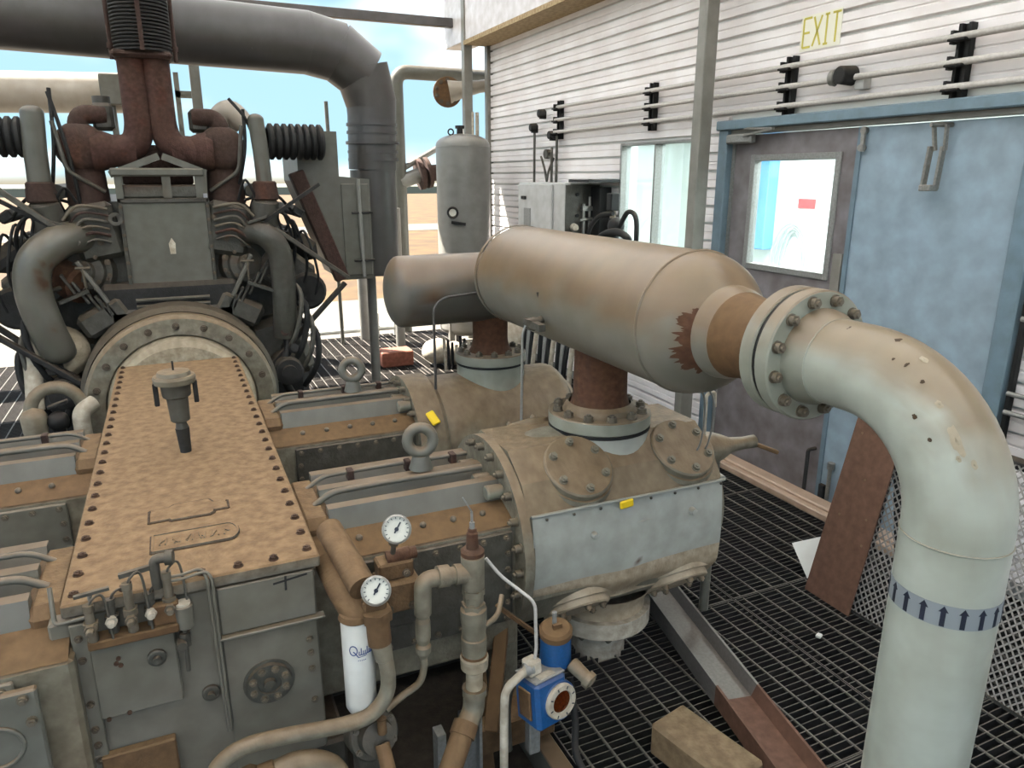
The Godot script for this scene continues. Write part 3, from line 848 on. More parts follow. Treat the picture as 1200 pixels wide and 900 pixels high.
func distance_piece(zc: float, sg: float, label: String) -> Node3D:
	# sg 1: to the right (+x), -1: to the left
	var t := thing("distance_piece", label, "crosshead guide", Vector3(-0.04 + sg * 0.68, 0.3, zc), "crosshead guides between frame and cylinders")
	var f := func(x: float) -> float: return -0.04 + sg * (x + 0.04)
	var x0: float = f.call(0.27)
	var x1: float = f.call(1.0)
	part(t, "housing", mb().box(x0, x1, 0.28, 0.775, zc - 0.29, zc + 0.285, 0.012), "cast")
	# sloping rusty ledge up to the first rail
	var led := [Vector2(zc + 0.285, 0.772), Vector2(zc + 0.15, 0.822), Vector2(zc - 0.24, 0.822), Vector2(zc - 0.29, 0.772)]
	part(t, "top_ledge", mb().prism(led, Transform3D(Basis(Vector3(0, 0, 1), UP, Vector3(-1, 0, 0)), Vector3(maxf(x0, x1) - 0.01, 0, 0)), absf(x1 - x0) - 0.02), "orange", "rusty sloping ledge")
	for q in [[0.125, 0.885, 0.030], [-0.045, 0.885, 0.030], [-0.215, 0.875, 0.030]]:
		var pr := [Vector2(-0.03, 0.80), Vector2(0.045, 0.80), Vector2(0.012, q[1]), Vector2(-0.03, q[1])]
		part(t, "guide_rail", mb().prism(pr, Transform3D(Basis(Vector3(0, 0, 1), UP, Vector3(-1, 0, 0)), Vector3(maxf(f.call(0.37), x1), 0, zc + q[0])), absf(x1 - f.call(0.37))), "gray")
	part(t, "neck_casting", mb().box(minf(x0, f.call(0.39)), maxf(x0, f.call(0.39)), 0.77, 0.865, zc - 0.22, zc + 0.17, 0.03), "brown")
	for q in [[0.035, 0.012], [-0.12, 0.009]]:
		part(t, "lube_line", mb().tube(fillet([Vector3(f.call(0.34), 0.86, zc + q[0]), Vector3(f.call(0.40), 0.90, zc + q[0]), Vector3(f.call(0.62), 0.895, zc + q[0] - 0.02), Vector3(f.call(0.96), 0.90, zc + q[0])], 0.03), q[1], 8), "gray")
	for x in [0.50, 0.72, 0.90]: part(t, "line_clamp", mb().box(f.call(x) - 0.012, f.call(x) + 0.012, 0.87, 0.912, zc - 0.14, zc - 0.10, 0.003), "rustdk")
	for q in [[0.955, 0.17], [0.955, 0.05], [0.955, -0.1]]: part(t, "tie_nut", mb().cyl(Vector3(f.call(0.92), 0.855, zc + q[1]), Vector3(f.call(0.985), 0.855, zc + q[1]), 0.028, 0.026, 14, 0.005), "flangegray")
	for i in 5: part(t, "ledge_stud", mb().ball(Vector3(f.call(0.45 + i * 0.11), 0.802, zc + 0.215), 0.012, 8), "boltgray")
	# bolted side cover
	var cx0: float = f.call(0.40)
	var cx1: float = f.call(0.97)
	var cv := part(t, "side_cover", mb().box(minf(cx0, cx1), maxf(cx0, cx1), 0.40, 0.755, zc + 0.285, zc + 0.30, 0.004), "castdk" if sg > 0 else "frame")
	for i in 7:
		var x := lerpf(cx0, cx1, (i + 0.3) / 6.6)
		bolt(cv, Vector3(x, 0.735, zc + 0.30), Vector3.BACK, 0.010, 0.011, "boltgray")
		bolt(cv, Vector3(x, 0.42, zc + 0.30), Vector3.BACK, 0.010, 0.011, "boltgray")
	for i in 4:
		for x in [cx0 + sg * 0.02, cx1 - sg * 0.02]: bolt(cv, Vector3(x, 0.48 + 0.065 * i, zc + 0.30), Vector3.BACK, 0.010, 0.011, "boltgray")
	return t

func build_cylinders() -> void:
	var z := -2.42
	var t := thing("compressor_cylinder", "nearest grey compressor cylinder with a yellow tag on its water jacket seam", "compressor cylinder", Vector3(1.45, 0.2, z), "compressor cylinders")
	# crank-end flange disc
	part(t, "end_flange", mb().lathe(Vector3(0.985, 0.62, z), Vector3.RIGHT, [[0.0, 0.0], [0.0, 0.375], [0.035, 0.375], [0.035, 0.34], [0.055, 0.34], [0.06, 0.30]], 48), "cast")
	var efl := t.get_node("end_flange")
	for i in 9:
		var a := -0.3 + i * 0.27
		bolt(efl, Vector3(0.985, 0.62 + sin(a) * 0.345, z + cos(a) * 0.345), Vector3.LEFT, 0.014, 0.03, "boltgray")
	# jacket body: flat front faces, sloping shoulders (profile in z,y)
	var pr := []
	for q in [[0.315, 0.80], [0.25, 0.90], [0.13, 0.985], [-0.13, 0.985], [-0.25, 0.90], [-0.315, 0.80], [-0.325, 0.47], [-0.25, 0.34], [-0.12, 0.27], [0.12, 0.27], [0.25, 0.34], [0.325, 0.47]]:
		pr.append(Vector2(z + q[0], q[1]))
	var BX := Transform3D(Basis(Vector3(0, 0, 1), UP, Vector3(-1, 0, 0)), Vector3(1.87, 0, 0))
	part(t, "jacket", mb().prism(pr, BX, 0.845), "cast")
	# smooth crowned saddle over the top
	var sad := func(u: float, w: float) -> Vector3:
		var a := (w - 0.5) * 2.3
		var R := 0.345 - 0.03 * pow(absf(u - 0.5) * 2.0, 4.0)
		return Vector3(1.03 + u * 0.83, 0.62 + cos(a) * R * 1.08, z + sin(a) * R * 0.98)
	part(t, "saddle", mb().grid(sad, 24, 24), "cast")
	# water jacket cover on the front: a pressed panel with a lipped seam
	var jk := func(u: float, w: float) -> Vector3:
		var x := 1.035 + u * 0.835
		var y := lerpf(0.80 + 0.004 * sin(u * 9.0), 0.40 - 0.05 * u, w)
		var bulge := 0.018 * sin(PI * clampf(w * 1.05, 0, 1)) + 0.02 * exp(-pow((u - 0.45) / 0.12, 2.0)) * w - 0.05 * smoothstep(0.75, 1.0, w)
		return Vector3(x, y, z + 0.318 + bulge)
	part(t, "water_jacket", mb().grid(func(u: float, w: float) -> Vector3: return jk.call(u, w * (0.70 - 0.10 * u)), 36, 14), "jacket", "smooth pale grey water jacket panel")
	part(t, "jacket_skirt", mb().grid(func(u: float, w: float) -> Vector3: return jk.call(u, lerpf(0.70 - 0.10 * u, 1.0, w)), 36, 8), "skirt", "cream-dusted skirt of the jacket")
	part(t, "seam_lip", mb().tube([Vector3(1.03, 0.803, z + 0.322), Vector3(1.3, 0.806, z + 0.328), Vector3(1.6, 0.803, z + 0.330), Vector3(1.88, 0.798, z + 0.322)], 0.006, 8), "jacket")
	part(t, "end_lip", mb().tube([Vector3(1.875, 0.80, z + 0.32), Vector3(1.90, 0.80, z + 0.15), Vector3(1.90, 0.80, z - 0.1)], 0.012, 8), "jacket")
	for i in 8: part(t, "rivet", mb().ball(Vector3(1.09 + i * 0.11, 0.785, z + 0.326), 0.0055, 8), "castdk")
	part(t, "yellow_tag", mb().obox(Vector3(1.41, 0.792, z + 0.343), Vector3(0.058, 0.032, 0.012), Basis(Vector3.BACK, 0.08), 0.005), "yellow", "yellow tag on the seam")
	part(t, "foundry_plug", mb().cyl(Vector3(1.28, 0.69, z + 0.33), Vector3(1.28, 0.69, z + 0.352), 0.014, 0.012, 14, 0.002).cyl(Vector3(1.72, 0.70, z + 0.32), Vector3(1.72, 0.70, z + 0.352), 0.016, 0.013, 14, 0.002), "jacket")
	# head end
	part(t, "head", mb().lathe(Vector3(1.87, 0.63, z), Vector3.RIGHT, [[-0.01, 0.30], [0.05, 0.29], [0.08, 0.25], [0.08, 0.0]], 40), "cast")
	# unloader stub with a post and a lever at the head
	var st := part(t, "unloader_stub", mb().lathe(Vector3(1.90, 0.80, z + 0.02), Vector3(1, -0.02, 0), [[0.0, 0.0], [0.0, 0.055], [0.05, 0.065], [0.15, 0.075], [0.2, 0.06], [0.26, 0.035], [0.34, 0.028], [0.40, 0.03], [0.40, 0.0]], 24, true), "cast")
	part(st, "lever", mb().bar(Vector3(2.26, 0.80, z + 0.02), Vector3(2.42, 0.73, z + 0.05), 0.03, 0.018, UP, 0.004), "brown")
	part(t, "vent_rod", mb().tube(fillet([Vector3(1.99, 0.87, z + 0.05), Vector3(1.985, 1.06, z + 0.05), Vector3(2.03, 1.07, z + 0.05), Vector3(2.035, 1.0, z + 0.05)], 0.02), 0.008, 8), "offwhite")
	part(t, "support_post", mb().cyl(Vector3(2.07, 0.0, z + 0.04), Vector3(2.07, 0.76, z + 0.04), 0.022, -1, 14), "frame")
	# four slanted valve covers above, two below
	for q in [[1.27, 1.0, "upper"], [1.74, 1.0, "upper"], [1.27, -1.0, "upper"], [1.74, -1.0, "upper"]]:
		var ax := Vector3(0.0, 0.80, 0.60 * q[1]).normalized()
		var c := Vector3(q[0], 0.62, z) + ax * 0.27
		part(t, "valve_boss", mb().lathe(c, ax, [[0.0, 0.155], [0.07, 0.150], [0.085, 0.142], [0.085, 0.0]], 36), "cast")
		var vc := part(t, "valve_cover", mb().lathe(c + ax * 0.085, ax, [[0.0, 0.134], [0.024, 0.134], [0.030, 0.128], [0.030, 0.0]], 36), "cast")
		bolts(vc, c + ax * 0.115, ax, 0.102, 6, 0.014, 0.017, "cast")
	for q in [[1.27, 1.0], [1.74, 1.0], [1.27, -1.0], [1.74, -1.0]]:
		var ax := Vector3(0.0, -0.74, 0.67 * q[1]).normalized()
		var c := Vector3(q[0], 0.60, z) + ax * 0.27
		part(t, "valve_boss", mb().lathe(c, ax, [[-0.12, 0.175], [0.0, 0.165], [0.07, 0.15], [0.07, 0.0]], 36), "skirt")
		var vc := part(t, "valve_cover", mb().lathe(c + ax * 0.07, ax, [[0.0, 0.134], [0.024, 0.134], [0.030, 0.128], [0.030, 0.0]], 36), "skirt")
		bolts(vc, c + ax * 0.10, ax, 0.102, 6, 0.014, 0.017, "cast")
	# suction nozzle on top with flange pair
	part(t, "suction_neck", mb().lathe(Vector3(1.49, 0.86, z), UP, [[-0.16, 0.335], [-0.06, 0.285], [0.02, 0.235], [0.08, 0.207], [0.12, 0.20], [0.13, 0.20]], 44, true), "jacket")
	part(t, "suction_flange", mb().ring(Vector3(1.49, 0.985, z), UP, 0.06, 0.205, 0.012, 44), "black", "black gasket gap")
	# discharge nozzle below
	part(t, "discharge_neck", mb().lathe(Vector3(1.49, 0.32, z + 0.05), Vector3.DOWN, [[0.0, 0.22], [0.06, 0.19], [0.10, 0.19]], 40, true), "skirt")
	part(t, "discharge_flange", mb().ring(Vector3(1.49, 0.22, z + 0.05), Vector3.DOWN, 0.05, 0.215, 0.035, 44), "offwhite")
	part(t, "discharge_pipe", mb().ring(Vector3(1.49, 0.185, z + 0.05), Vector3.DOWN, 0.05, 0.215, 0.035, 44).cyl(Vector3(1.49, 0.16, z + 0.05), Vector3(1.49, -0.5, z + 0.05), 0.115, -1, 32), "offwhite")
	bolts(t, Vector3(1.49, 0.15, z + 0.05), Vector3.DOWN, 0.175, 10, 0.016, 0.03, "boltgray")
	part(t, "support_leg", mb().box(1.0, 1.06, -0.1, 0.30, z - 0.15, z + 0.15, 0.005), "cast")
	far_cylinder(z - 1.13)
	var a := distance_piece(z, 1.0, "near right crosshead guide with grey rails and a white gauge before it")
	eye(a, Vector3(0.75, 1.012, z - 0.045))
	var b := dup(a, Vector3(0, 0, -1.13), "far right crosshead guide in shade beside the engine")
	distance_piece(-2.20, -1.0, "near left crosshead guide with a bolted cover at the frame corner")
	distance_piece(-3.33, -1.0, "far left crosshead guide beyond the dark gap")
	# the large cover with a cast ring on the near left guide
	var lg: Node3D = get_node("distance_piece_001")
	for n in get_children():
		if n is Node3D and n.has_meta("label") and String(n.get_meta("label")).begins_with("near left crosshead"): lg = n
	var plate := part(lg, "cover_plate", mb().box(-0.92, -0.43, 0.45, 0.74, -1.90, -1.875, 0.005), "gray", "pale bolted cover plate with a raised ring")
	part(plate, "raised_ring", mb().tube(ring_pts(Vector3(-0.53, 0.60, -1.874), Vector3.BACK, 0.055, 24), 0.006, 8, false, true), "gray")
	for q in [[-0.46, 0.72], [-0.53, 0.725], [-0.45, 0.655], [-0.45, 0.48], [-0.55, 0.47], [-0.62, 0.725]]:
		bolt(plate, Vector3(q[0], q[1], -1.874), Vector3.BACK, 0.011, 0.012, "boltgray")

func far_cylinder(z: float) -> void:
	var t := thing("compressor_cylinder", "far dusty round-barrelled compressor cylinder under the smaller dark bottle", "compressor cylinder", Vector3(1.45, 0.2, z), "compressor cylinders")
	var prof := []
	for q in [[0.0, 0.0], [0.0, 0.34], [0.03, 0.345], [0.035, 0.345]]: prof.append(q)
	var ef := part(t, "end_flange", mb().lathe(Vector3(0.985, 0.60, z), Vector3.RIGHT, [[0.0, 0.0], [0.0, 0.355], [0.13, 0.355], [0.15, 0.34], [0.16, 0.32]], 48), "cast")
	for i in 9:
		var a := -0.3 + i * 0.27
		bolt(ef, Vector3(0.985, 0.60 + sin(a) * 0.325, z + cos(a) * 0.325), Vector3.LEFT, 0.014, 0.03, "boltgray")
	var pr := [[0.15, 0.325]]
	for k in 9: pr.append([0.20 + k * 0.08, 0.335])
	for k in 6: pr.append([0.84 + 0.06 * sin(PI / 2 * k / 5), 0.335 - 0.06 * (1.0 - cos(PI / 2 * k / 5))])
	part(t, "barrel", mb().lathe(Vector3(0.985, 0.60, z), Vector3.RIGHT, pr, 56, true), "cast")
	part(t, "head", mb().lathe(Vector3(1.88, 0.60, z), Vector3.RIGHT, [[0.0, 0.27], [0.05, 0.25], [0.05, 0.0]], 40), "cast")
	part(t, "suction_neck", mb().lathe(Vector3(1.49, 0.80, z), UP, [[0.0, 0.215], [0.10, 0.185], [0.15, 0.18], [0.187, 0.18]], 44, true), "flangegray")
	part(t, "suction_gasket", mb().ring(Vector3(1.49, 0.985, z), UP, 0.06, 0.183, 0.013, 44), "black")
	for q in [[1.30, -0.15], [1.66, -0.15]]:
		var ax := Vector3(0.0, q[1], 1.0).normalized()
		var c := Vector3(q[0], 0.60, z) + ax * 0.27
		part(t, "valve_boss", mb().lathe(c, ax, [[0.0, 0.16], [0.09, 0.15], [0.10, 0.142], [0.10, 0.0]], 36), "cast")
		var vc := part(t, "valve_cover", mb().lathe(c + ax * 0.10, ax, [[0.0, 0.125], [0.022, 0.125], [0.028, 0.12], [0.028, 0.0]], 36), "castdk")
		bolts(vc, c + ax * 0.128, ax, 0.098, 6, 0.013, 0.016, "boltgray")
	part(t, "yellow_tag", mb().obox(Vector3(1.06, 0.815, z + 0.295), Vector3(0.045, 0.075, 0.012), Basis(Vector3.RIGHT, -0.75) * Basis(Vector3.BACK, 0.35), 0.005), "yellow", "yellow tag on the flange")
	part(t, "support_leg", mb().box(1.0, 1.06, -0.1, 0.30, z - 0.15, z + 0.15, 0.005), "cast")
	part(t, "discharge_pipe", mb().cyl(Vector3(1.49, 0.30, z), Vector3(1.49, -0.5, z), 0.14, -1, 32), "cast")

func ring_pts(c: Vector3, ax: Vector3, r: float, n: int) -> Array:
	var B := mb().frame_of(ax)
	var o := []
	for k in n: o.append(c + B.x * cos(TAU * k / n) * r + B.y * sin(TAU * k / n) * r)
	return o

func flange(par: Node3D, c: Vector3, ax: Vector3, ri: float, ro: float, h: float, f: String, called := "flange") -> MeshInstance3D:
	return part(par, called, mb().lathe(c, ax, [[0.0, ri], [0.0, ro - 0.004], [0.004, ro], [h - 0.004, ro], [h, ro - 0.004], [h, ri], [0.0, ri]], 56), f)

func build_bottles() -> void:
	var bx := 1.49
	var by := 1.50
	var t := thing("suction_bottle", "large dusty grey pressure bottle on the nearest cylinder", "pressure vessel", Vector3(bx, 1.05, -2.42))
	var R := 0.228
	var p := []
	for k in 9:
		var a := PI / 2 * k / 8
		p.append([0.09 - 0.09 * cos(a), R * sin(a)])
	for k in 15: p.append([0.09 + 0.06 + k * 0.088, R])
	var L0 := 0.09 + 0.06 + 14 * 0.088
	part(t, "shell", mb().lathe(Vector3(bx, by, -3.24), Vector3.BACK, p, 56, true), "bottle")
	part(t, "end_rim", mb().lathe(Vector3(bx, by, -3.185), Vector3.BACK, [[0.0, R], [0.0, R + 0.004], [0.022, R + 0.004], [0.022, R]], 56), "bottle")
	# dished head with a short reducer towards the flange
	var hd := []
	for k in 9:
		var a := PI / 2 * k / 8
		hd.append([0.20 * sin(a), maxf(R * cos(a), 0.118)])
	part(t, "dished_head", mb().lathe(Vector3(bx, by, -3.24 + L0), Vector3.BACK, hd, 56, true), "bottle")
	for z in [-3.24 + L0]: part(t, "weld_seam", mb().tube(ring_pts(Vector3(bx, by, z), Vector3.BACK, R, 56), 0.005, 6, false, true), "bottle")
	var N0 := -3.24 + L0
	part(t, "reducer_neck", mb().lathe(Vector3(bx, by, N0 + 0.160), Vector3.BACK, [[0.0, 0.142], [0.03, 0.138], [0.07, 0.122], [0.12, 0.116]], 44, true), "bottle")
	part(t, "rust_collar", mb().lathe(Vector3(bx, by, N0 + 0.215), Vector3.BACK, [[0.0, 0.128], [0.02, 0.124], [0.07, 0.1165], [0.15, 0.115], [0.21, 0.13]], 44, true), "orange", "bare orange rusty neck")
	# ragged patch where the paint has flaked off the head
	var fl := func(u: float, w: float) -> Vector3:
		var a := lerpf(2.55, 4.05, u)
		var taper := pow(sin(PI * clampf(u, 0.02, 0.98)), 0.5)
		var edge := (0.034 + 0.034 * n2.get_noise_2d(u * 0.9, 3.0) + 0.016 * n1.get_noise_2d(u * 14.0, 9.0)) * taper
		var rr := lerpf(0.140, 0.142 + maxf(edge, 0.002), w)
		var hh := 0.20 * sqrt(maxf(0.0, 1.0 - pow(rr / R, 2.0)))
		return Vector3(bx + cos(a) * rr, by + sin(a) * rr, N0 + hh + 0.0025)
	part(t, "flaked_patch", mb().grid(fl, 90, 5), "rust", "patch of rust where paint has flaked")
	# nozzle down to the cylinder
	part(t, "nozzle", mb().lathe(Vector3(bx, 1.045, -2.42), UP, [[0.0, 0.145], [0.03, 0.118], [0.07, 0.108], [0.26, 0.105]], 36, true), "rust", "bare rusty nozzle")
	var nf := flange(t, Vector3(bx, 0.998, -2.42), UP, 0.06, 0.205, 0.052, "flangegray", "nozzle_flange")
	bolts(nf, Vector3(bx, 1.05, -2.42), UP, 0.172, 12, 0.017, 0.022, "boltgray")
	part(t, "nozzle_collar", mb().lathe(Vector3(bx, 1.05, -2.42), UP, [[0.0, 0.15], [0.02, 0.14], [0.035, 0.125]], 36), "cast")
	# small fitting on the side
	part(t, "gauge_tap", mb().cyl(Vector3(1.30, 1.42, -2.53), Vector3(1.235, 1.40, -2.51), 0.016, -1, 12).hexa(Vector3(1.25, 1.405, -2.515), Vector3(-0.9, -0.3, 0.2), 0.026, 0.03).bar(Vector3(1.238, 1.40, -2.58), Vector3(1.228, 1.40, -2.42), 0.026, 0.026).cyl(Vector3(1.28, 1.45, -2.53), Vector3(1.262, 1.52, -2.53), 0.006, -1, 6), "castdk")
	part(t, "drain_line", mb().tube(fillet([Vector3(1.235, 1.395, -2.565), Vector3(1.215, 1.36, -2.565), Vector3(1.21, 0.95, -2.565)], 0.03), 0.0055, 6), "galv")
	for x in [1.75, 1.79]: part(t, "sensing_wire", mb().tube(spline([Vector3(1.60, 1.30, -2.05), Vector3(x, 1.15, -2.1), Vector3(x + 0.04, 0.95, -2.15), Vector3(x + 0.03, 0.86, -2.2)]), 0.004, 6), "galv")
	var hf := flange(t, Vector3(bx, by, -1.459), Vector3.BACK, 0.09, 0.1725, 0.045, "flangegray", "head_flange")
	# the big elbow and riser
	var q := thing("suction_elbow_pipe", "pale grey green pipe bending down from the bottle to the deck with an arrow band", "pipe", Vector3(bx, -0.4, -0.9))
	var f2 := flange(q, Vector3(bx, by, -1.402), Vector3.BACK, 0.09, 0.1725, 0.045, "flangegray", "flange")
	part(q, "gasket", mb().ring(Vector3(bx, by, -1.414), Vector3.BACK, 0.09, 0.166, 0.012, 48), "black", "black gasket")
	bolts(f2, Vector3(bx, by, -1.357), Vector3.BACK, 0.148, 12, 0.0135, 0.02, "boltgray")
	part(q, "weld_neck", mb().lathe(Vector3(bx, by, -1.357), Vector3.BACK, [[0.0, 0.127], [0.022, 0.124], [0.045, 0.113], [0.06, 0.1095]], 44, true), "flangegray")
	var ER := 0.285
	var zc := -0.925
	var ez := zc - ER
	var path := [Vector3(bx, by, -1.30), Vector3(bx, by, ez)]
	for k in range(1, 17):
		var a := PI / 2 * k / 16
		path.append(Vector3(bx, by - ER + cos(a) * ER, ez + sin(a) * ER))
	path.append(Vector3(bx, by - ER - 0.02, zc))
	for k in 12: path.append(Vector3(bx, by - ER - 0.08 - k * 0.15, zc))
	part(q, "pipe_run", mb().tube(path, 0.1095, 48), "pipe")
	part(q, "weld_seam", mb().tube(ring_pts(Vector3(bx, by, -1.298), Vector3.BACK, 0.1095, 40), 0.0022, 6, false, true), "pipe")
	part(q, "weld_seam", mb().tube(ring_pts(Vector3(bx, by - ER - 0.02, zc), UP, 0.1095, 40), 0.0025, 6, false, true), "pipe")
	part(q, "arrow_band", mb().lathe(Vector3(bx, 1.025, zc), UP, [[0.0, 0.110], [0.0, 0.1108], [0.052, 0.1108], [0.052, 0.110]], 48), "tape", "silver tape band with black up arrows")
	for k in 18:
		var a := TAU * k / 18 + 0.1
		var n := Vector3(cos(a), 0, sin(a))
		var s := n.cross(UP)
		var ar := [Vector2(-0.005, 0.002), Vector2(0.005, 0.002), Vector2(0.005, 0.036), Vector2(0.0095, 0.036), Vector2(0.0, 0.050), Vector2(-0.0095, 0.036), Vector2(-0.005, 0.036)]
		part(q, "arrow", mb().prism(ar, Transform3D(Basis(s, UP, n * -1.0), Vector3(bx, 1.025, zc) + n * 0.1108), -0.0008), "ink", "black up arrow")
	# chipped paint: little irregular flakes hugging the pipe, most on the outside of the bend
	var ch := [[0.55, 0.40, 0.030, 0.10, 0], [0.50, 0.62, 0.018, 0.03, 0], [0.48, 0.78, 0.014, 0.012, 1], [0.44, 0.92, 0.020, 0.010, 1], [0.52, 1.0, 0.012, 0.008, 1], [0.95, 0.45, 0.010, 0.016, 1], [0.98, 0.62, 0.012, 0.02, 1], [0.2, 1.42, 0.02, 0.012, 1], [0.05, 1.10, 0.028, 0.016, 1], [0.1, 0.9, 0.02, 0.03, 0], [-0.15, 1.2, 0.012, 0.01, 0], [-0.3, 1.48, 0.014, 0.02, 0], [0.62, 0.30, 0.012, 0.02, 0], [0.40, 0.25, 0.016, 0.03, 0]]
	for m in ch:
		var flake := func(u2: float, w2: float) -> Vector3:
			var an := TAU * u2
			var rr: float = w2 * (0.75 + 0.35 * n1.get_noise_2d(cos(an) * 0.5 + m[0] * 7.0, sin(an) * 0.5 + m[1] * 9.0))
			var t2: float = PI / 2 - m[1] - 0.22 + sin(an) * rr * m[3] * 0.5 / 0.39
			var c2: float = m[0] + 0.18 + cos(an) * rr * m[2] * 0.5 / 0.11
			var ra := Vector3(0, cos(t2), sin(t2))
			return Vector3(bx, by - ER, ez) + ra * ER + (ra * cos(c2) + Vector3.LEFT * sin(c2)) * 0.1103
		part(q, "paint_chip", mb().grid(flake, 14, 3), "cream" if m[4] == 0 else "dirt")
	# small dark bottle on the far cylinder
	var s := thing("damper_bottle", "smaller dark rust-spotted bottle across the far cylinder", "pressure vessel", Vector3(1.49, 1.05, -3.55))
	var sp := []
	for k in 9:
		var a := PI / 2 * k / 8
		sp.append([0.075 - 0.075 * cos(a), 0.178 * sin(a)])
	for k in 11: sp.append([0.09 + k * 0.1, 0.178])
	for k in range(7, -1, -1):
		var a := PI / 2 * k / 8
		sp.append([1.09 + 0.075 * cos(a), 0.178 * sin(a)])
	part(s, "shell", mb().lathe(Vector3(0.93, 1.395, -3.55), Vector3.RIGHT, sp, 48, true), "bottlefar")
	part(s, "nozzle", mb().lathe(Vector3(1.49, 1.045, -3.55), UP, [[0.0, 0.12], [0.03, 0.10], [0.07, 0.093], [0.2, 0.093]], 32, true), "rust", "bare rusty nozzle")
	var sf := flange(s, Vector3(1.49, 0.998, -3.55), UP, 0.06, 0.19, 0.052, "flangegray", "nozzle_flange")
	bolts(sf, Vector3(1.49, 1.05, -3.55), UP, 0.155, 12, 0.016, 0.022, "boltgray")
	part(s, "drain_line", mb().tube(fillet([Vector3(1.70, 1.41, -3.365), Vector3(1.45, 1.405, -3.35), Vector3(1.16, 1.385, -3.35), Vector3(1.11, 1.34, -3.35), Vector3(1.11, 0.93, -3.35)], 0.06), 0.007, 6), "duct")
	part(s, "plug", mb().hexa(Vector3(1.52, 1.572, -3.55), UP, 0.014, 0.03), "dark")

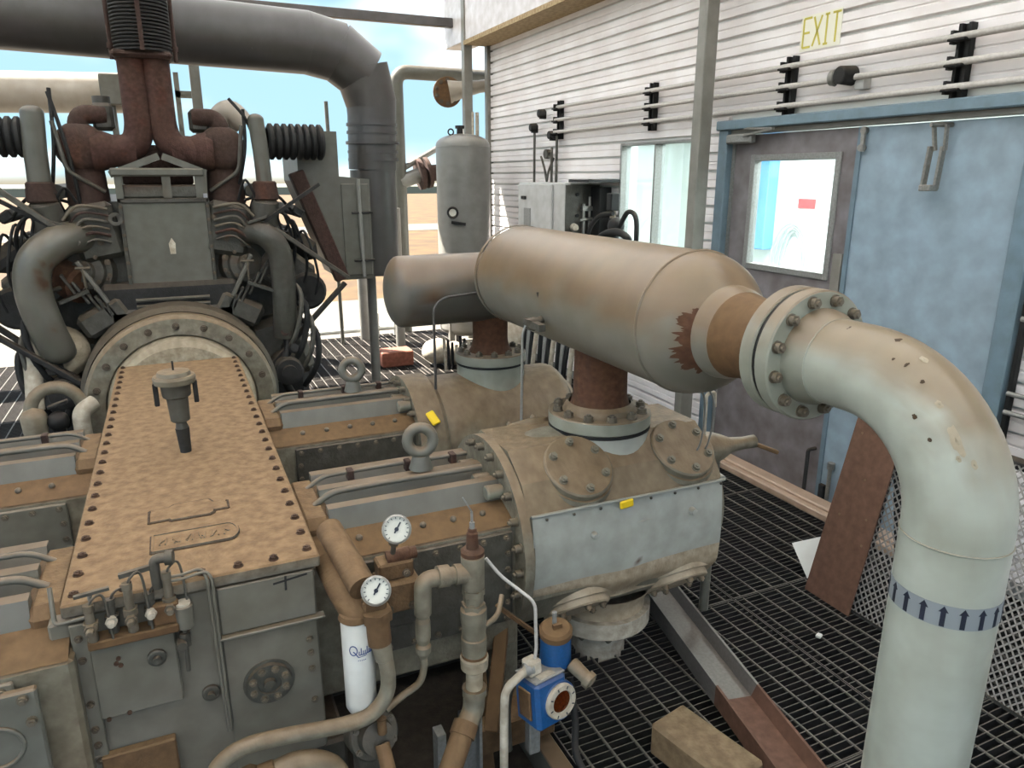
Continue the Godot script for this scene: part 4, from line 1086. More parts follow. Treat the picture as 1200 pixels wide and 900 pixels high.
# ------------------------------------------------------------------ engine behind the frame
func build_engine() -> void:
	var cx := -0.04
	var cy := 0.61
	var g := thing("coupling_guard", "cream half-round bolted flywheel housing where engine meets crankcase", "guard", Vector3(cx, 0.05, -4.75))
	var a0 := -PI * 0.10
	var a1 := PI * 1.10
	# frame_of(BACK): x = right, y = up
	part(g, "guard_ring", mb().lathe(Vector3(cx, cy, -4.86), Vector3.BACK, [[0.0, 0.545], [0.09, 0.545], [0.10, 0.535], [0.12, 0.525], [0.12, 0.43], [0.10, 0.42]], 56, false, a0, a1), "cast")
	part(g, "inner_shell", mb().lathe(Vector3(cx, cy, -4.78), Vector3.BACK, [[0.0, 0.425], [0.10, 0.40], [0.13, 0.37], [0.13, 0.0]], 48, false, a0, a1), "cream")
	part(g, "outer_shroud", mb().lathe(Vector3(cx, cy, -5.12), Vector3.BACK, [[0.0, 0.575], [0.20, 0.575], [0.26, 0.55]], 56, false, a0, a1), "castdk")
	bolts(g, Vector3(cx, cy, -4.74), Vector3.BACK, 0.48, 9, 0.017, 0.022, "bolt", 0.12, PI - 0.12)
	var t := thing("gas_engine", "big dark grey V engine with rust-red exhaust manifold and rounded water pipes", "engine", Vector3(cx, 0.0, -6.2))
	part(t, "engine_block", mb().box(-0.42, 0.34, 0.25, 1.15, -7.6, -5.14, 0.03), "engine")
	var vee := [Vector2(-0.40, 1.05), Vector2(0.32, 1.05), Vector2(0.68, 1.55), Vector2(0.45, 1.80), Vector2(-0.53, 1.80), Vector2(-0.76, 1.55)]
	part(t, "vee_housing", mb().prism(vee, Transform3D(Basis.IDENTITY, Vector3(0, 0, -7.5)), 2.2), "engine")
	# rear box with the ribbed cover
	var bx := part(t, "rear_box", mb().box(-0.28, 0.24, 1.24, 1.82, -5.34, -5.2, 0.015), "enginebox", "square grey cover at the end of the engine")
	var rim := mb()
	for b in [[-0.28, -0.255, 1.23, 1.82], [0.215, 0.24, 1.23, 1.82], [-0.28, 0.24, 1.79, 1.82], [-0.28, 0.24, 1.23, 1.26]]: rim.box(b[0], b[1], b[2], b[3], -5.2, -5.185, 0.005)
	part(bx, "cover_rim", rim, "engine")
	part(bx, "data_plate", mb().prism([Vector2(-0.02, -0.045), Vector2(0.012, -0.045), Vector2(0.016, 0.02), Vector2(-0.004, 0.055), Vector2(-0.024, 0.02)], Transform3D(Basis.IDENTITY, Vector3(0, 1.52, -5.2)), 0.008), "offwhite", "small pale metal plate")
	for s in [-1.0, 1.0]:
		part(t, "side_shoulder", mb().obox(Vector3(cx + s * 0.38, 1.62, -5.3), Vector3(0.26, 0.34, 0.22), Basis(Vector3.BACK, -s * 0.18), 0.03), "engine")
		var ga := Vector3(s * 0.35, 0.15, 1).normalized()
		part(t, "gear_cover", mb().lathe(Vector3(cx + s * 0.44, 1.37, -5.34), ga, [[0.0, 0.15], [0.06, 0.145], [0.08, 0.12], [0.11, 0.115], [0.12, 0.07], [0.15, 0.065], [0.16, 0.0]], 24), "castdk")
		bolts(t, Vector3(cx + s * 0.44, 1.37, -5.34) + ga * 0.07, ga, 0.125, 8, 0.011, 0.014, "bolt")
		for k in 5: part(t, "casting_rib", mb().obox(Vector3(cx + s * (0.34 + 0.055 * k), 1.13 + 0.045 * k, -5.17), Vector3(0.018, 0.16, 0.06), Basis(Vector3.BACK, -s * 0.5), 0.004), "engine")
		part(t, "tee_handle", mb().cyl(Vector3(cx + s * 0.47, 1.30, -5.12), Vector3(cx + s * 0.47, 1.42, -5.10), 0.009, -1, 8).cyl(Vector3(cx + s * 0.43, 1.42, -5.10), Vector3(cx + s * 0.51, 1.42, -5.10), 0.008, -1, 8), "boltgray")
		part(t, "lower_cover", mb().obox(Vector3(cx + s * 0.40, 1.10, -5.22), Vector3(0.30, 0.16, 0.16), Basis(Vector3.BACK, -s * 0.5), 0.03), "castdk")
		part(t, "cover_brace", mb().bar(Vector3(cx + s * 0.50, 1.46, -5.12), Vector3(cx + s * 0.36, 1.20, -5.10), 0.03, 0.025, UP, 0.005), "enginebox")
		for k in 6:
			var yy := 1.56 + 0.04 * k
			part(t, "small_pipe", mb().tube(spline([Vector3(cx + s * 0.30, yy, -5.18), Vector3(cx + s * (0.40 + 0.01 * k), yy + 0.02, -5.14), Vector3(cx + s * (0.50 + 0.02 * (k % 3)), yy - 0.06, -5.15)]), 0.008 + 0.003 * (k % 2), 6), ["castdk", "rustdk", "boltgray"][k % 3])
		for q in [[0.30, 1.70], [0.36, 1.56], [0.34, 1.44], [0.46, 1.52]]: bolt(t, Vector3(cx + s * q[0], q[1], -5.19), Vector3.BACK, 0.015, 0.018, "bolt")
		# heads and rocker covers in a row
		for k in 5:
			var z := -5.45 - k * 0.44
			var ax := Vector3(s * 0.62, 0.78, 0).normalized()
			var c := Vector3(cx + s * 0.72, 1.32, z)
			part(t, "cylinder_head", mb().obox(c, Vector3(0.34, 0.30, 0.40), Basis(Vector3.BACK, -s * 0.67), 0.03), "castdk")
			part(t, "rocker_cover", mb().obox(c + ax * 0.21, Vector3(0.26, 0.16, 0.34), Basis(Vector3.BACK, -s * 0.67), 0.06), "dark")
		part(t, "side_door", mb().cyl(Vector3(cx + s * 0.86, 1.18, -5.6), Vector3(cx + s * 0.86, 1.18, -5.22), 0.14, 0.13, 24, 0.02), "dark")
		part(t, "lower_casting", mb().obox(Vector3(cx + s * 0.66, 0.78, -5.5), Vector3(0.36, 0.46, 0.5), Basis(Vector3.BACK, s * 0.25), 0.05), "castdk")
		part(t, "oil_hose", mb().tube(spline([Vector3(cx + s * 0.62, 1.0, -5.15), Vector3(cx + s * 0.68, 0.85, -5.08), Vector3(cx + s * 0.62, 0.66, -5.05), Vector3(cx + s * 0.7, 0.45, -5.1)]), 0.028, 10), "black")
		part(t, "ignition_lead", mb().tube(spline([Vector3(cx + s * 0.55, 1.75, -5.2), Vector3(cx + s * 0.72, 1.72, -5.15), Vector3(cx + s * 0.80, 1.58, -5.2), Vector3(cx + s * 0.78, 1.40, -5.25)]), 0.012, 8).tube(spline([Vector3(cx + s * 0.5, 1.80, -5.25), Vector3(cx + s * 0.68, 1.84, -5.2), Vector3(cx + s * 0.82, 1.70, -5.3)]), 0.010, 8), "black")
		part(t, "linkage_rod", mb().bar(Vector3(cx + s * 0.52, 1.62, -5.1), Vector3(cx + s * 0.98, 1.90, -5.2), 0.022, 0.022), "dark")
		part(t, "riser_tube", mb().tube([Vector3(cx + s * 0.63, 1.90, -5.2), Vector3(cx + s * 0.625, 2.1, -5.2), Vector3(cx + s * 0.61, 2.30, -5.2)], 0.062 if s < 0 else 0.05, 20).ball(Vector3(cx + s * 0.61, 2.30, -5.2), 0.062 if s < 0 else 0.05, 18, 0.7), "enginepipe", "dusty tan upright tube")
		part(t, "riser_boot", mb().cyl(Vector3(cx + s * 0.63, 1.80, -5.2), Vector3(cx + s * 0.63, 1.92, -5.2), 0.085, 0.075, 20, 0.01), "rustdk")
		part(t, "tube_foot", mb().cyl(Vector3(cx + s * 0.60, 1.58, -5.24), Vector3(cx + s * 0.63, 1.81, -5.2), 0.10, 0.085, 20, 0.02), "engine")
		part(t, "turbo_housing", mb().lathe(Vector3(cx + s * 0.40, 2.12, -5.42), Vector3.BACK, [[0.0, 0.10], [0.03, 0.135], [0.12, 0.145], [0.2, 0.12], [0.22, 0.07], [0.22, 0.0]], 28, true).cyl(Vector3(cx + s * 0.40, 2.12, -5.35), Vector3(cx + s * 0.40, 1.78, -5.35), 0.10, 0.12, 20), "rustdk", "rust-red turbocharger housing")
		part(t, "turbo_inlet", mb().tube(fillet([Vector3(cx + s * 0.40, 2.12, -5.30), Vector3(cx + s * 0.40, 2.31, -5.32), Vector3(cx + s * 0.25, 2.31, -5.36)], 0.08), 0.055, 14), "rustdk")
		var bl := mb()
		for k in 8: bl.lathe(Vector3(cx + s * (0.68 + k * 0.045), 2.17, -5.28), Vector3.RIGHT * s, [[0.0, 0.095], [0.012, 0.115], [0.030, 0.115], [0.045, 0.095]], 24)
		part(t, "air_boot", bl, "black", "black ribbed rubber boot")
		part(t, "exhaust_branch", mb().lathe(Vector3(cx + s * 0.10, 2.1, -5.3), Vector3.RIGHT * s, [[0.0, 0.10], [0.12, 0.095], [0.16, 0.11], [0.2, 0.12], [0.24, 0.12], [0.24, 0.08]], 24), "redpipe")
		for k in 4: bolt(t, Vector3(cx + s * 0.32, 2.1 + sin(k * 1.57 + 0.7) * 0.10, -5.3 + cos(k * 1.57 + 0.7) * 0.10), Vector3.RIGHT * s, 0.015, 0.025, "rustdk")
		# strut frames
		part(t, "bay_strut", mb().bar(Vector3(cx + s * 1.10, 1.24, -5.12), Vector3(cx + s * 0.46, 0.62, -5.08), 0.04, 0.03, UP, 0.004), "dark")
	# rust tee of the exhaust: twin pipes that spread to both sides
	for s in [-1.0, 1.0]:
		var pts := []
		for q in [[0.064, 2.66], [0.064, 2.50], [0.064, 2.36], [0.068, 2.24], [0.10, 2.15], [0.18, 2.105], [0.30, 2.10]]: pts.append(Vector3(cx + s * q[0], q[1], -5.28))
		part(t, "exhaust_tee", mb().tube(spline(pts), 0.082, 22), "redpipe", "rust-red exhaust tee pipe")
	part(t, "tee_flange", mb().box(cx - 0.165, cx + 0.165, 2.625, 2.665, -5.40, -5.155, 0.015), "rustdk")
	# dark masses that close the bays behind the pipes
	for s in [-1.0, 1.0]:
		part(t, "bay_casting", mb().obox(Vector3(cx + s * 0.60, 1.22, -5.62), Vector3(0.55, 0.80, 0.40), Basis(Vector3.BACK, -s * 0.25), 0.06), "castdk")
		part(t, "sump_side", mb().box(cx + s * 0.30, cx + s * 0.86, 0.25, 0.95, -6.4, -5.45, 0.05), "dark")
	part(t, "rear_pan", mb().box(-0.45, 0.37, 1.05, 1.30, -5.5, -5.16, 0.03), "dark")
	for y in [1.20, 1.16]: part(t, "pan_pipe", mb().cyl(Vector3(-0.25, y, -5.13), Vector3(0.18, y, -5.13), 0.012, -1, 8), "castdk")
	part(t, "manifold_block", mb().box(-0.24, 0.17, 1.88, 2.14, -5.6, -5.32, 0.03), "rustdk")
	# smaller fittings of the two banks
	var rg := RandomNumberGenerator.new()
	rg.seed = 77
	for s in [-1.0, 1.0]:
		part(t, "fuel_header", mb().cyl(Vector3(cx + s * 0.56, 1.86, -7.4), Vector3(cx + s * 0.56, 1.86, -5.28), 0.045, -1, 16), "castdk")
		part(t, "wire_duct", mb().obox(Vector3(cx + s * 0.84, 1.72, -6.2), Vector3(0.08, 0.06, 1.9), Basis(Vector3.BACK, -s * 0.6), 0.01), "dark")
		for k in 6:
			var x: float = cx + s * (0.46 + 0.07 * k)
			part(t, "ignition_lead", mb().tube(spline([Vector3(x, 1.80 - 0.05 * k, -5.22), Vector3(x + s * 0.05, 1.90 - 0.06 * k + rg.randf_range(-0.03, 0.03), -5.16), Vector3(x + s * 0.12, 1.74 - 0.09 * k, -5.18 + rg.randf_range(-0.04, 0.02)), Vector3(x + s * 0.08, 1.55 - 0.09 * k, -5.25)]), 0.009, 6), "black")
		for k in 5:
			var y := 0.70 + 0.11 * k
			part(t, "fitting", mb().cyl(Vector3(cx + s * (0.62 + 0.05 * (k % 3)), y, -5.16), Vector3(cx + s * (0.66 + 0.05 * (k % 2)), y + 0.02, -5.02 - 0.02 * k), 0.03 + 0.008 * (k % 3), -1, 12, 0.004).hexa(Vector3(cx + s * (0.66 + 0.05 * (k % 2)), y + 0.02, -5.02 - 0.02 * k), Vector3(0, 0.2, 1), 0.03, 0.02), ["castdk", "dark", "rustdk"][k % 3])
		for k in 4:
			part(t, "hose", mb().tube(spline([Vector3(cx + s * (0.60 + 0.06 * k), 1.30 - 0.1 * k, -5.2), Vector3(cx + s * (0.78 + 0.03 * k), 1.22 - 0.1 * k, -5.08), Vector3(cx + s * (0.74 + 0.04 * k), 0.95 - 0.08 * k, -5.04), Vector3(cx + s * (0.62 + 0.05 * k), 0.72 - 0.06 * k, -5.1)]), 0.016 + 0.004 * (k % 2), 8), "black" if k % 2 else "castdk")
		part(t, "starter_motor", mb().cyl(Vector3(cx + s * 0.66, 0.68, -5.35), Vector3(cx + s * 0.66, 0.68, -4.98), 0.10, 0.095, 22, 0.012).cyl(Vector3(cx + s * 0.66, 0.68, -4.98), Vector3(cx + s * 0.66, 0.68, -4.94), 0.05, -1, 16), "dark")
		part(t, "conduit", mb().tube(fillet([Vector3(cx + s * 0.30, 1.86, -5.26), Vector3(cx + s * 0.48, 1.98, -5.2), Vector3(cx + s * 0.52, 2.26, -5.2)], 0.05), 0.013, 8), "castdk")
		part(t, "pipe_clamp", mb().bar(Vector3(cx + s * 0.50, 1.66, -5.13), Vector3(cx + s * 0.62, 1.70, -5.10), 0.05, 0.02, UP, 0.004), "engine")
		part(t, "pipe_clamp", mb().bar(Vector3(cx + s * 0.46, 1.28, -5.12), Vector3(cx + s * 0.62, 1.22, -5.08), 0.03, 0.02), "engine")
		for k in 7:
			bolt(bx, Vector3(-0.02 + s * 0.247, 1.26 + 0.085 * k, -5.185), Vector3.BACK, 0.009, 0.010, "bolt")
		bolts(t, Vector3(cx + s * 0.40, 1.40, -5.16), Vector3.BACK, 0.075, 6, 0.011, 0.014, "bolt")
	part(t, "stay_bar", mb().bar(Vector3(-1.10, 1.155, -5.02), Vector3(-0.60, 0.735, -5.0), 0.05, 0.03, UP, 0.004), "dark", "dark diagonal stay at lower left")
	part(t, "stay_bar", mb().bar(Vector3(-0.98, 1.98, -5.1), Vector3(-0.50, 1.56, -5.1), 0.045, 0.03, UP, 0.004), "castdk")
	part(t, "stay_bar", mb().bar(Vector3(0.62, 1.62, -5.12), Vector3(1.09, 1.27, -5.14), 0.04, 0.03, UP, 0.004), "castdk")
	part(t, "lifting_lug", mb().ring(Vector3(-0.30, 1.70, -5.17), Vector3.BACK, 0.018, 0.04, 0.025, 18), "engine")
	# cross bracket over the box
	part(t, "cross_bracket", mb().box(-0.30, 0.23, 1.95, 2.0, -5.24, -5.16, 0.01).bar(Vector3(-0.30, 1.96, -5.2), Vector3(-0.02, 2.07, -5.2), 0.05, 0.04).bar(Vector3(0.24, 1.97, -5.2), Vector3(0.0, 2.07, -5.2), 0.05, 0.04).box(-0.02, 0.03, 1.82, 1.97, -5.24, -5.18).box(-0.28, -0.24, 1.82, 1.97, -5.24, -5.18).box(0.17, 0.21, 1.82, 1.97, -5.24, -5.18), "enginebox")
	part(t, "cross_shelf", mb().box(-0.25, 0.20, 1.82, 1.90, -5.5, -5.2, 0.01), "castdk")
	part(t, "actuator", mb().box(-0.36, -0.24, 2.22, 2.38, -5.45, -5.33, 0.02).cyl(Vector3(-0.30, 2.38, -5.4), Vector3(-0.30, 2.42, -5.4), 0.05, -1, 16), "engine", "small grey box on top left")
	part(t, "actuator", mb().box(0.18, 0.30, 2.22, 2.36, -5.45, -5.33, 0.02), "engine")
	# water elbows either side
	var wl := [Vector3(-0.50, 1.60, -5.25), Vector3(-0.62, 1.575, -5.1), Vector3(-0.74, 1.47, -5.06), Vector3(-0.775, 1.30, -5.06), Vector3(-0.745, 1.10, -5.06), Vector3(-0.705, 0.93, -5.08)]
	part(t, "water_elbow", mb().tube(spline(wl, 8), 0.098, 26).ball(Vector3(-0.705, 0.93, -5.08), 0.098, 22, 0.8), "enginepipe", "fat smooth grey water pipe")
	var wr := [Vector3(0.44, 1.60, -5.25), Vector3(0.55, 1.585, -5.12), Vector3(0.63, 1.48, -5.1), Vector3(0.645, 1.30, -5.1), Vector3(0.64, 1.10, -5.1), Vector3(0.63, 0.90, -5.12)]
	part(t, "water_elbow", mb().tube(spline(wr, 8), 0.078, 26), "engine", "slimmer dark water pipe")
	part(t, "oil_cooler", mb().cyl(Vector3(-0.68, 1.36, -5.4), Vector3(-0.52, 1.30, -5.22), 0.13, 0.12, 24, 0.02), "rust", "orange-rusted canister")
	part(t, "pump_volute", mb().lathe(Vector3(-0.72, 0.88, -5.3), Vector3(0.1, 0.2, 1), [[0.0, 0.10], [0.05, 0.16], [0.14, 0.165], [0.20, 0.12], [0.22, 0.0]], 28, true), "cream", "pale rounded pump casing")
	part(t, "drain_pipe", mb().tube(fillet([Vector3(-0.86, 0.6, -5.0), Vector3(-0.84, 1.02, -5.12), Vector3(-0.72, 1.0, -5.2)], 0.08), 0.05, 16), "offwhite")
	# thin wires that stand above the heads
	for q in [[-0.56, 2.42, -0.48, 1.75], [-0.55, 2.44, -0.62, 1.85], [0.50, 2.36, 0.44, 1.9], [0.42, 2.42, 0.55, 2.2]]:
		part(t, "control_cable", mb().tube(spline([Vector3(q[2], q[3], -5.25), Vector3((q[0] + q[2]) / 2 + 0.02, (q[1] + q[3]) / 2, -5.2), Vector3(q[0], q[1], -5.22)]), 0.011, 6), "black")
	part(t, "air_elbow", mb().tube(spline([Vector3(0.36, 2.26, -5.6), Vector3(0.40, 2.34, -5.58), Vector3(0.46, 2.36, -5.56), Vector3(0.53, 2.28, -5.56)]), 0.08, 18), "ductlight")
	# air cooler boxes
	var ac := thing("charge_cooler", "tall grey cooler box with a slanted dark side right of the engine", "cooler", Vector3(1.0, 1.2, -5.6))
	var poly := [Vector2(0.84, 2.25), Vector2(0.84, 1.92), Vector2(1.10, 1.22), Vector2(1.335, 1.22), Vector2(1.335, 1.93), Vector2(1.12, 1.95), Vector2(1.12, 2.25)]
	part(ac, "casing", mb().prism(poly, Transform3D(Basis.IDENTITY, Vector3(0, 0, -6.1)), 0.7), "enginebox")
	part(ac, "slanted_frame", mb().bar(Vector3(0.82, 1.98, -5.38), Vector3(1.095, 1.23, -5.38), 0.10, 0.09, Vector3.BACK, 0.006), "rustdk")
	var dr := part(ac, "door_panel", mb().box(1.125, 1.325, 1.25, 1.90, -5.4, -5.385, 0.005), "enginebox")
	part(dr, "hinge_rod", mb().cyl(Vector3(1.255, 1.24, -5.37), Vector3(1.245, 1.93, -5.37), 0.014, -1, 12), "tank")
	for y in [1.36, 1.70]: part(dr, "hinge", mb().box(1.19, 1.34, y - 0.008, y + 0.008, -5.385, -5.36, 0.003), "dark")
	part(t, "side_cooler", mb().box(-2.0, -1.32, 1.2, 2.25, -6.1, -5.1, 0.01).cyl(Vector3(-1.32, 2.17, -5.28), Vector3(-1.08, 2.17, -5.28), 0.09), "enginebox")
	for q in [[-1.96, -6.05], [-1.36, -6.05], [-1.96, -5.15], [-1.36, -5.15]]: part(t, "cooler_leg", mb().box(q[0] - 0.03, q[0] + 0.03, 0.0, 1.2, q[1] - 0.03, q[1] + 0.03, 0.004), "castdk")
	# low hose cluster at the far left corner of the frame
	var hz := thing("water_loop", "looped grey pipe and fittings on the deck left of the crankcase", "pipe", Vector3(-0.7, 0.2, -4.6))
	var pts := []
	for k in 13:
		var a := PI * 0.05 + PI * 0.95 * k / 12
		pts.append(Vector3(-0.69 - cos(a) * -0.125, 0.70 + sin(a) * 0.13, -4.6 + 0.02 * k / 12.0))
	part(hz, "loop_pipe", mb().tube(pts, 0.035, 14), "cast")
	part(hz, "stand", mb().box(-0.90, -0.50, 0.02, 0.06, -4.72, -4.42, 0.004).box(-0.72, -0.66, 0.06, 0.60, -4.60, -4.54).cyl(Vector3(-0.79, 0.05, -4.5), Vector3(-0.79, 0.6, -4.5), 0.05, -1, 16).cyl(Vector3(-0.57, 0.05, -4.5), Vector3(-0.57, 0.46, -4.5), 0.045, -1, 16), "castdk")
	part(hz, "dome_valve", mb().lathe(Vector3(-0.79, 0.60, -4.5), UP, [[0.0, 0.06], [0.10, 0.065], [0.13, 0.05], [0.15, 0.0]], 20, true), "cast")
	part(hz, "elbow", mb().tube(fillet([Vector3(-0.57, 0.45, -4.5), Vector3(-0.57, 0.70, -4.5), Vector3(-0.50, 0.73, -4.55)], 0.06), 0.045, 16), "offwhite")
	part(hz, "handle", mb().bar(Vector3(-0.72, 0.74, -4.5), Vector3(-0.62, 0.77, -4.5), 0.035, 0.02, UP, 0.004), "dark")
	part(hz, "valve_body", mb().ball(Vector3(-0.68, 0.66, -4.5), 0.055, 16).cyl(Vector3(-0.68, 0.30, -4.5), Vector3(-0.68, 0.64, -4.5), 0.03, -1, 14), "black")
	var sup := thing("engine_rails", "dark steel rails carrying the engine", "support", Vector3(cx, -0.12, -6.3))
	part(sup, "rail", mb().box(-0.55, -0.40, 0.02, 0.245, -7.6, -5.0, 0.008), "castdk")
	part(sup, "rail", mb().box(0.32, 0.47, 0.02, 0.245, -7.6, -5.0, 0.008), "castdk")

func build_exhaust() -> void:
	var t := thing("exhaust_duct", "wide dark grey overhead exhaust duct with a mitred elbow and banded drop", "duct", Vector3(1.57, 1.17, -6.2))
	var z := -6.2
	var R := 0.225
	part(t, "main_run", mb().long_cyl(Vector3(-2.6, 3.0, -6.0), Vector3(1.12, 2.93, z), R, 36, 14), "duct")
	# mitred elbow: straight gores
	var gores := [Vector3(1.10, 2.93, z), Vector3(1.33, 2.88, z), Vector3(1.52, 2.74, z), Vector3(1.58, 2.52, z), Vector3(1.58, 2.42, z)]
	var rr := [0.225, 0.222, 0.215, 0.2, 0.193]
	for i in 4:
		var a: Vector3 = gores[i]
		var b: Vector3 = gores[i + 1]
		var d := (b - a).normalized() * 0.03
		part(t, "elbow_gore", mb().cyl(a - d, b + d, rr[i], rr[i + 1], 36), "duct")
	part(t, "drop", mb().cyl(Vector3(1.58, 2.45, z), Vector3(1.565, 2.0, z), 0.193, -1, 36), "duct")
	for y in [2.34, 2.28, 2.20, 2.13, 2.07]: part(t, "band", mb().ring(Vector3(1.575, y, z), UP, 0.17, 0.203 if y != 2.20 else 0.215, 0.022, 40), "duct")
	part(t, "silencer", mb().long_cyl(Vector3(1.565, 1.17, z), Vector3(1.565, 2.0, z), 0.185, 36, 8).cyl(Vector3(1.565, 1.165, z), Vector3(1.565, 1.17, z), 0.185), "duct")
	part(t, "end_cap", mb().cyl(Vector3(1.565, 1.15, z), Vector3(1.565, 1.172, z), 0.18, -1, 32), "duct")
	part(t, "support_post", mb().cyl(Vector3(1.53, 0.0, z - 0.1), Vector3(1.53, 1.16, z - 0.1), 0.04, -1, 20), "tank")
	part(t, "weld_plate", mb().box(0.66, 0.68, 2.83, 2.93, z + 0.17, z + 0.225, 0.003), "duct")
	var b := thing("exhaust_bellows", "dark ribbed flexible bellows above the rust-red tee", "bellows", Vector3(0.0, 2.66, -5.28))
	var p := []
	for k in 20:
		p.append([k * 0.02, 0.148]); p.append([k * 0.02 + 0.006, 0.162]); p.append([k * 0.02 + 0.014, 0.162])
	part(b, "bellows_skin", mb().lathe(Vector3(-0.03, 2.66, -5.28), UP, p, 32), "black")
	for s in [-1.0, 1.0]: part(b, "tie_rod", mb().cyl(Vector3(-0.03 + s * 0.175, 2.62, -5.28), Vector3(-0.03 + s * 0.175, 3.1, -5.28), 0.012, -1, 10).hexa(Vector3(-0.03 + s * 0.175, 2.68, -5.28), UP, 0.022, 0.03), "rustdk")
	part(b, "centre_seam", mb().box(-0.045, -0.02, 2.66, 3.06, -5.122, -5.105), "rustdk")
	part(b, "upper_pipe", mb().tube(fillet([Vector3(-0.03, 3.05, -5.28), Vector3(-0.03, 3.35, -5.3), Vector3(-0.05, 3.2, -6.0)], 0.15), 0.14, 24), "rustdk")

func build_yard() -> void:
	# pale duct and steelwork far left
	var d := thing("pale_duct", "long pale insulated duct crossing behind the engine at left", "duct", Vector3(-2, 0, -9.2))
	part(d, "duct_run", mb().long_cyl(Vector3(-7.0, 2.62, -9.5), Vector3(-0.28, 2.80, -9.3), 0.20, 32, 16), "ductlight")
	part(d, "end_block", mb().box(-0.50, -0.22, 2.66, 2.96, -9.25, -9.0, 0.01), "enginebox")
	part(d, "stand", mb().box(-0.44, -0.38, -0.45, 2.66, -9.2, -9.12).box(-4.4, -4.32, -0.45, 2.5, -9.5, -9.42), "enginebox")
	var fr := thing("pipe_stand", "grey upright steel stand just right of the rust-red tee", "stand", Vector3(0.28, -0.4, -9))
	part(fr, "upright", mb().box(0.20, 0.25, -0.45, 3.0, -9.05, -9.0).box(0.36, 0.46, -0.45, 3.1, -9.05, -8.95), "enginebox")
	part(fr, "cross_tie", mb().box(0.20, 0.46, 2.75, 2.82, -9.04, -9.0).box(0.20, 0.46, 2.2, 2.26, -9.04, -9.0), "enginebox")
	# receiver tank at the far end of the wall
	var t := thing("receiver_tank", "tall pale grey upright air tank by the far corner of the wall", "tank", Vector3(2.95, 0.0, -7.75))
	var P := []
	for k in 9:
		var a := PI / 2 * k / 8
		P.append([0.10 - 0.10 * cos(a), 0.29 * sin(a)])
	for k in 9: P.append([0.11 + k * 0.245, 0.29])
	for k in range(7, -1, -1):
		var a := PI / 2 * k / 8
		P.append([2.07 + 0.12 * sin(PI / 2 - a), 0.29 * sin(a)])
	part(t, "shell", mb().lathe(Vector3(2.95, 0.20, -7.75), UP, P, 48, true), "tank")
	part(t, "weld_seam", mb().tube(ring_pts(Vector3(2.95, 2.25, -7.75), UP, 0.29, 40), 0.004, 6, false, true), "tank")
	for k in 3:
		var a := TAU * k / 3 + 0.5
		part(t, "leg", mb().box(2.95 + cos(a) * 0.26 - 0.03, 2.95 + cos(a) * 0.26 + 0.03, 0.0, 0.4, -7.75 + sin(a) * 0.26 - 0.03, -7.75 + sin(a) * 0.26 + 0.03, 0.004), "tank")
	part(t, "top_fitting", mb().cyl(Vector3(2.92, 2.37, -7.75), Vector3(2.92, 2.46, -7.75), 0.035, 0.03, 16).hexa(Vector3(2.92, 2.44, -7.75), UP, 0.05, 0.03).tube(ring_pts(Vector3(2.80, 2.40, -7.70), Vector3.BACK, 0.03, 14), 0.008, 6, false, true), "dark")
	part(t, "drain_line", mb().cyl(Vector3(3.08, 2.34, -7.65), Vector3(3.08, 2.6, -7.65), 0.02, -1, 10).cyl(Vector3(3.02, 2.36, -7.62), Vector3(3.02, 2.6, -7.62), 0.014, -1, 8), "offwhite")
	part(t, "gauge", mb().tube(ring_pts(Vector3(2.74, 1.58, -7.53), Vector3(-0.5, 0, 1), 0.05, 18), 0.013, 6, false, true).bar(Vector3(2.72, 1.48, -7.52), Vector3(2.86, 1.46, -7.46), 0.03, 0.03), "dark", "small dark gauge and cock")
	part(t, "gauge_dial", mb().cyl(Vector3(2.74, 1.58, -7.54), Vector3(2.735, 1.58, -7.53), 0.045, -1, 18), "glassface")
	# pipes beyond the tank
	var p := thing("gas_line", "grey gas pipe rising and turning towards the wall behind the tank", "pipe", Vector3(2.65, -0.4, -9.2))
	part(p, "riser", mb().tube(fillet([Vector3(2.66, -0.45, -9.2), Vector3(2.66, 3.16, -9.2), Vector3(3.9, 3.14, -9.1)], 0.16), 0.082, 22), "enginebox")
	part(p, "branch", mb().tube([Vector3(2.66, 2.02, -9.2), Vector3(3.2, 2.3, -9.25)], 0.035, 12).tube([Vector3(2.66, 1.88, -9.2), Vector3(2.92, 1.97, -9.2)], 0.09, 20), "tank")
	part(p, "valve_flange", mb().cyl(Vector3(2.90, 1.97, -9.2), Vector3(2.95, 1.98, -9.2), 0.19, -1, 26).cyl(Vector3(2.99, 1.99, -9.2), Vector3(3.04, 2.0, -9.2), 0.19, -1, 26).cyl(Vector3(2.95, 1.98, -9.2), Vector3(3.2, 2.0, -9.2), 0.1, -1, 20), "rustdk")
	var f := thing("blind_flange", "rust-stained bolted flange end hanging under the pipe at the wall corner", "flange", Vector3(3.15, 2.9, -8.75))
	var fp := part(f, "flange_disc", mb().cyl(Vector3(3.12, 2.90, -8.66), Vector3(3.14, 2.90, -8.72), 0.17, -1, 28, 0.006), "orange")
	bolts(fp, Vector3(3.12, 2.90, -8.655), Vector3(-0.3, 0, 1), 0.13, 10, 0.02, 0.025, "bolt")
	part(f, "neck", mb().lathe(Vector3(3.135, 2.90, -8.65), Vector3(0.85, 0.15, 0.3), [[0.0, 0.13], [0.12, 0.10], [0.35, 0.07], [0.5, 0.07]], 24), "ductlight")
	for q in [[2.36, -8.4, 0.055, "post right of the drop duct", 1.6], [2.05, -8.9, 0.06, "post below the drop duct", 1.4]]:
		solo("pale_post", mb().cyl(Vector3(q[0], -0.04, q[1]), Vector3(q[0], q[4], q[1]), q[2], -1, 20), "tank", "pale round steel " + q[3], "post", Vector3(q[0], 0, q[1]))
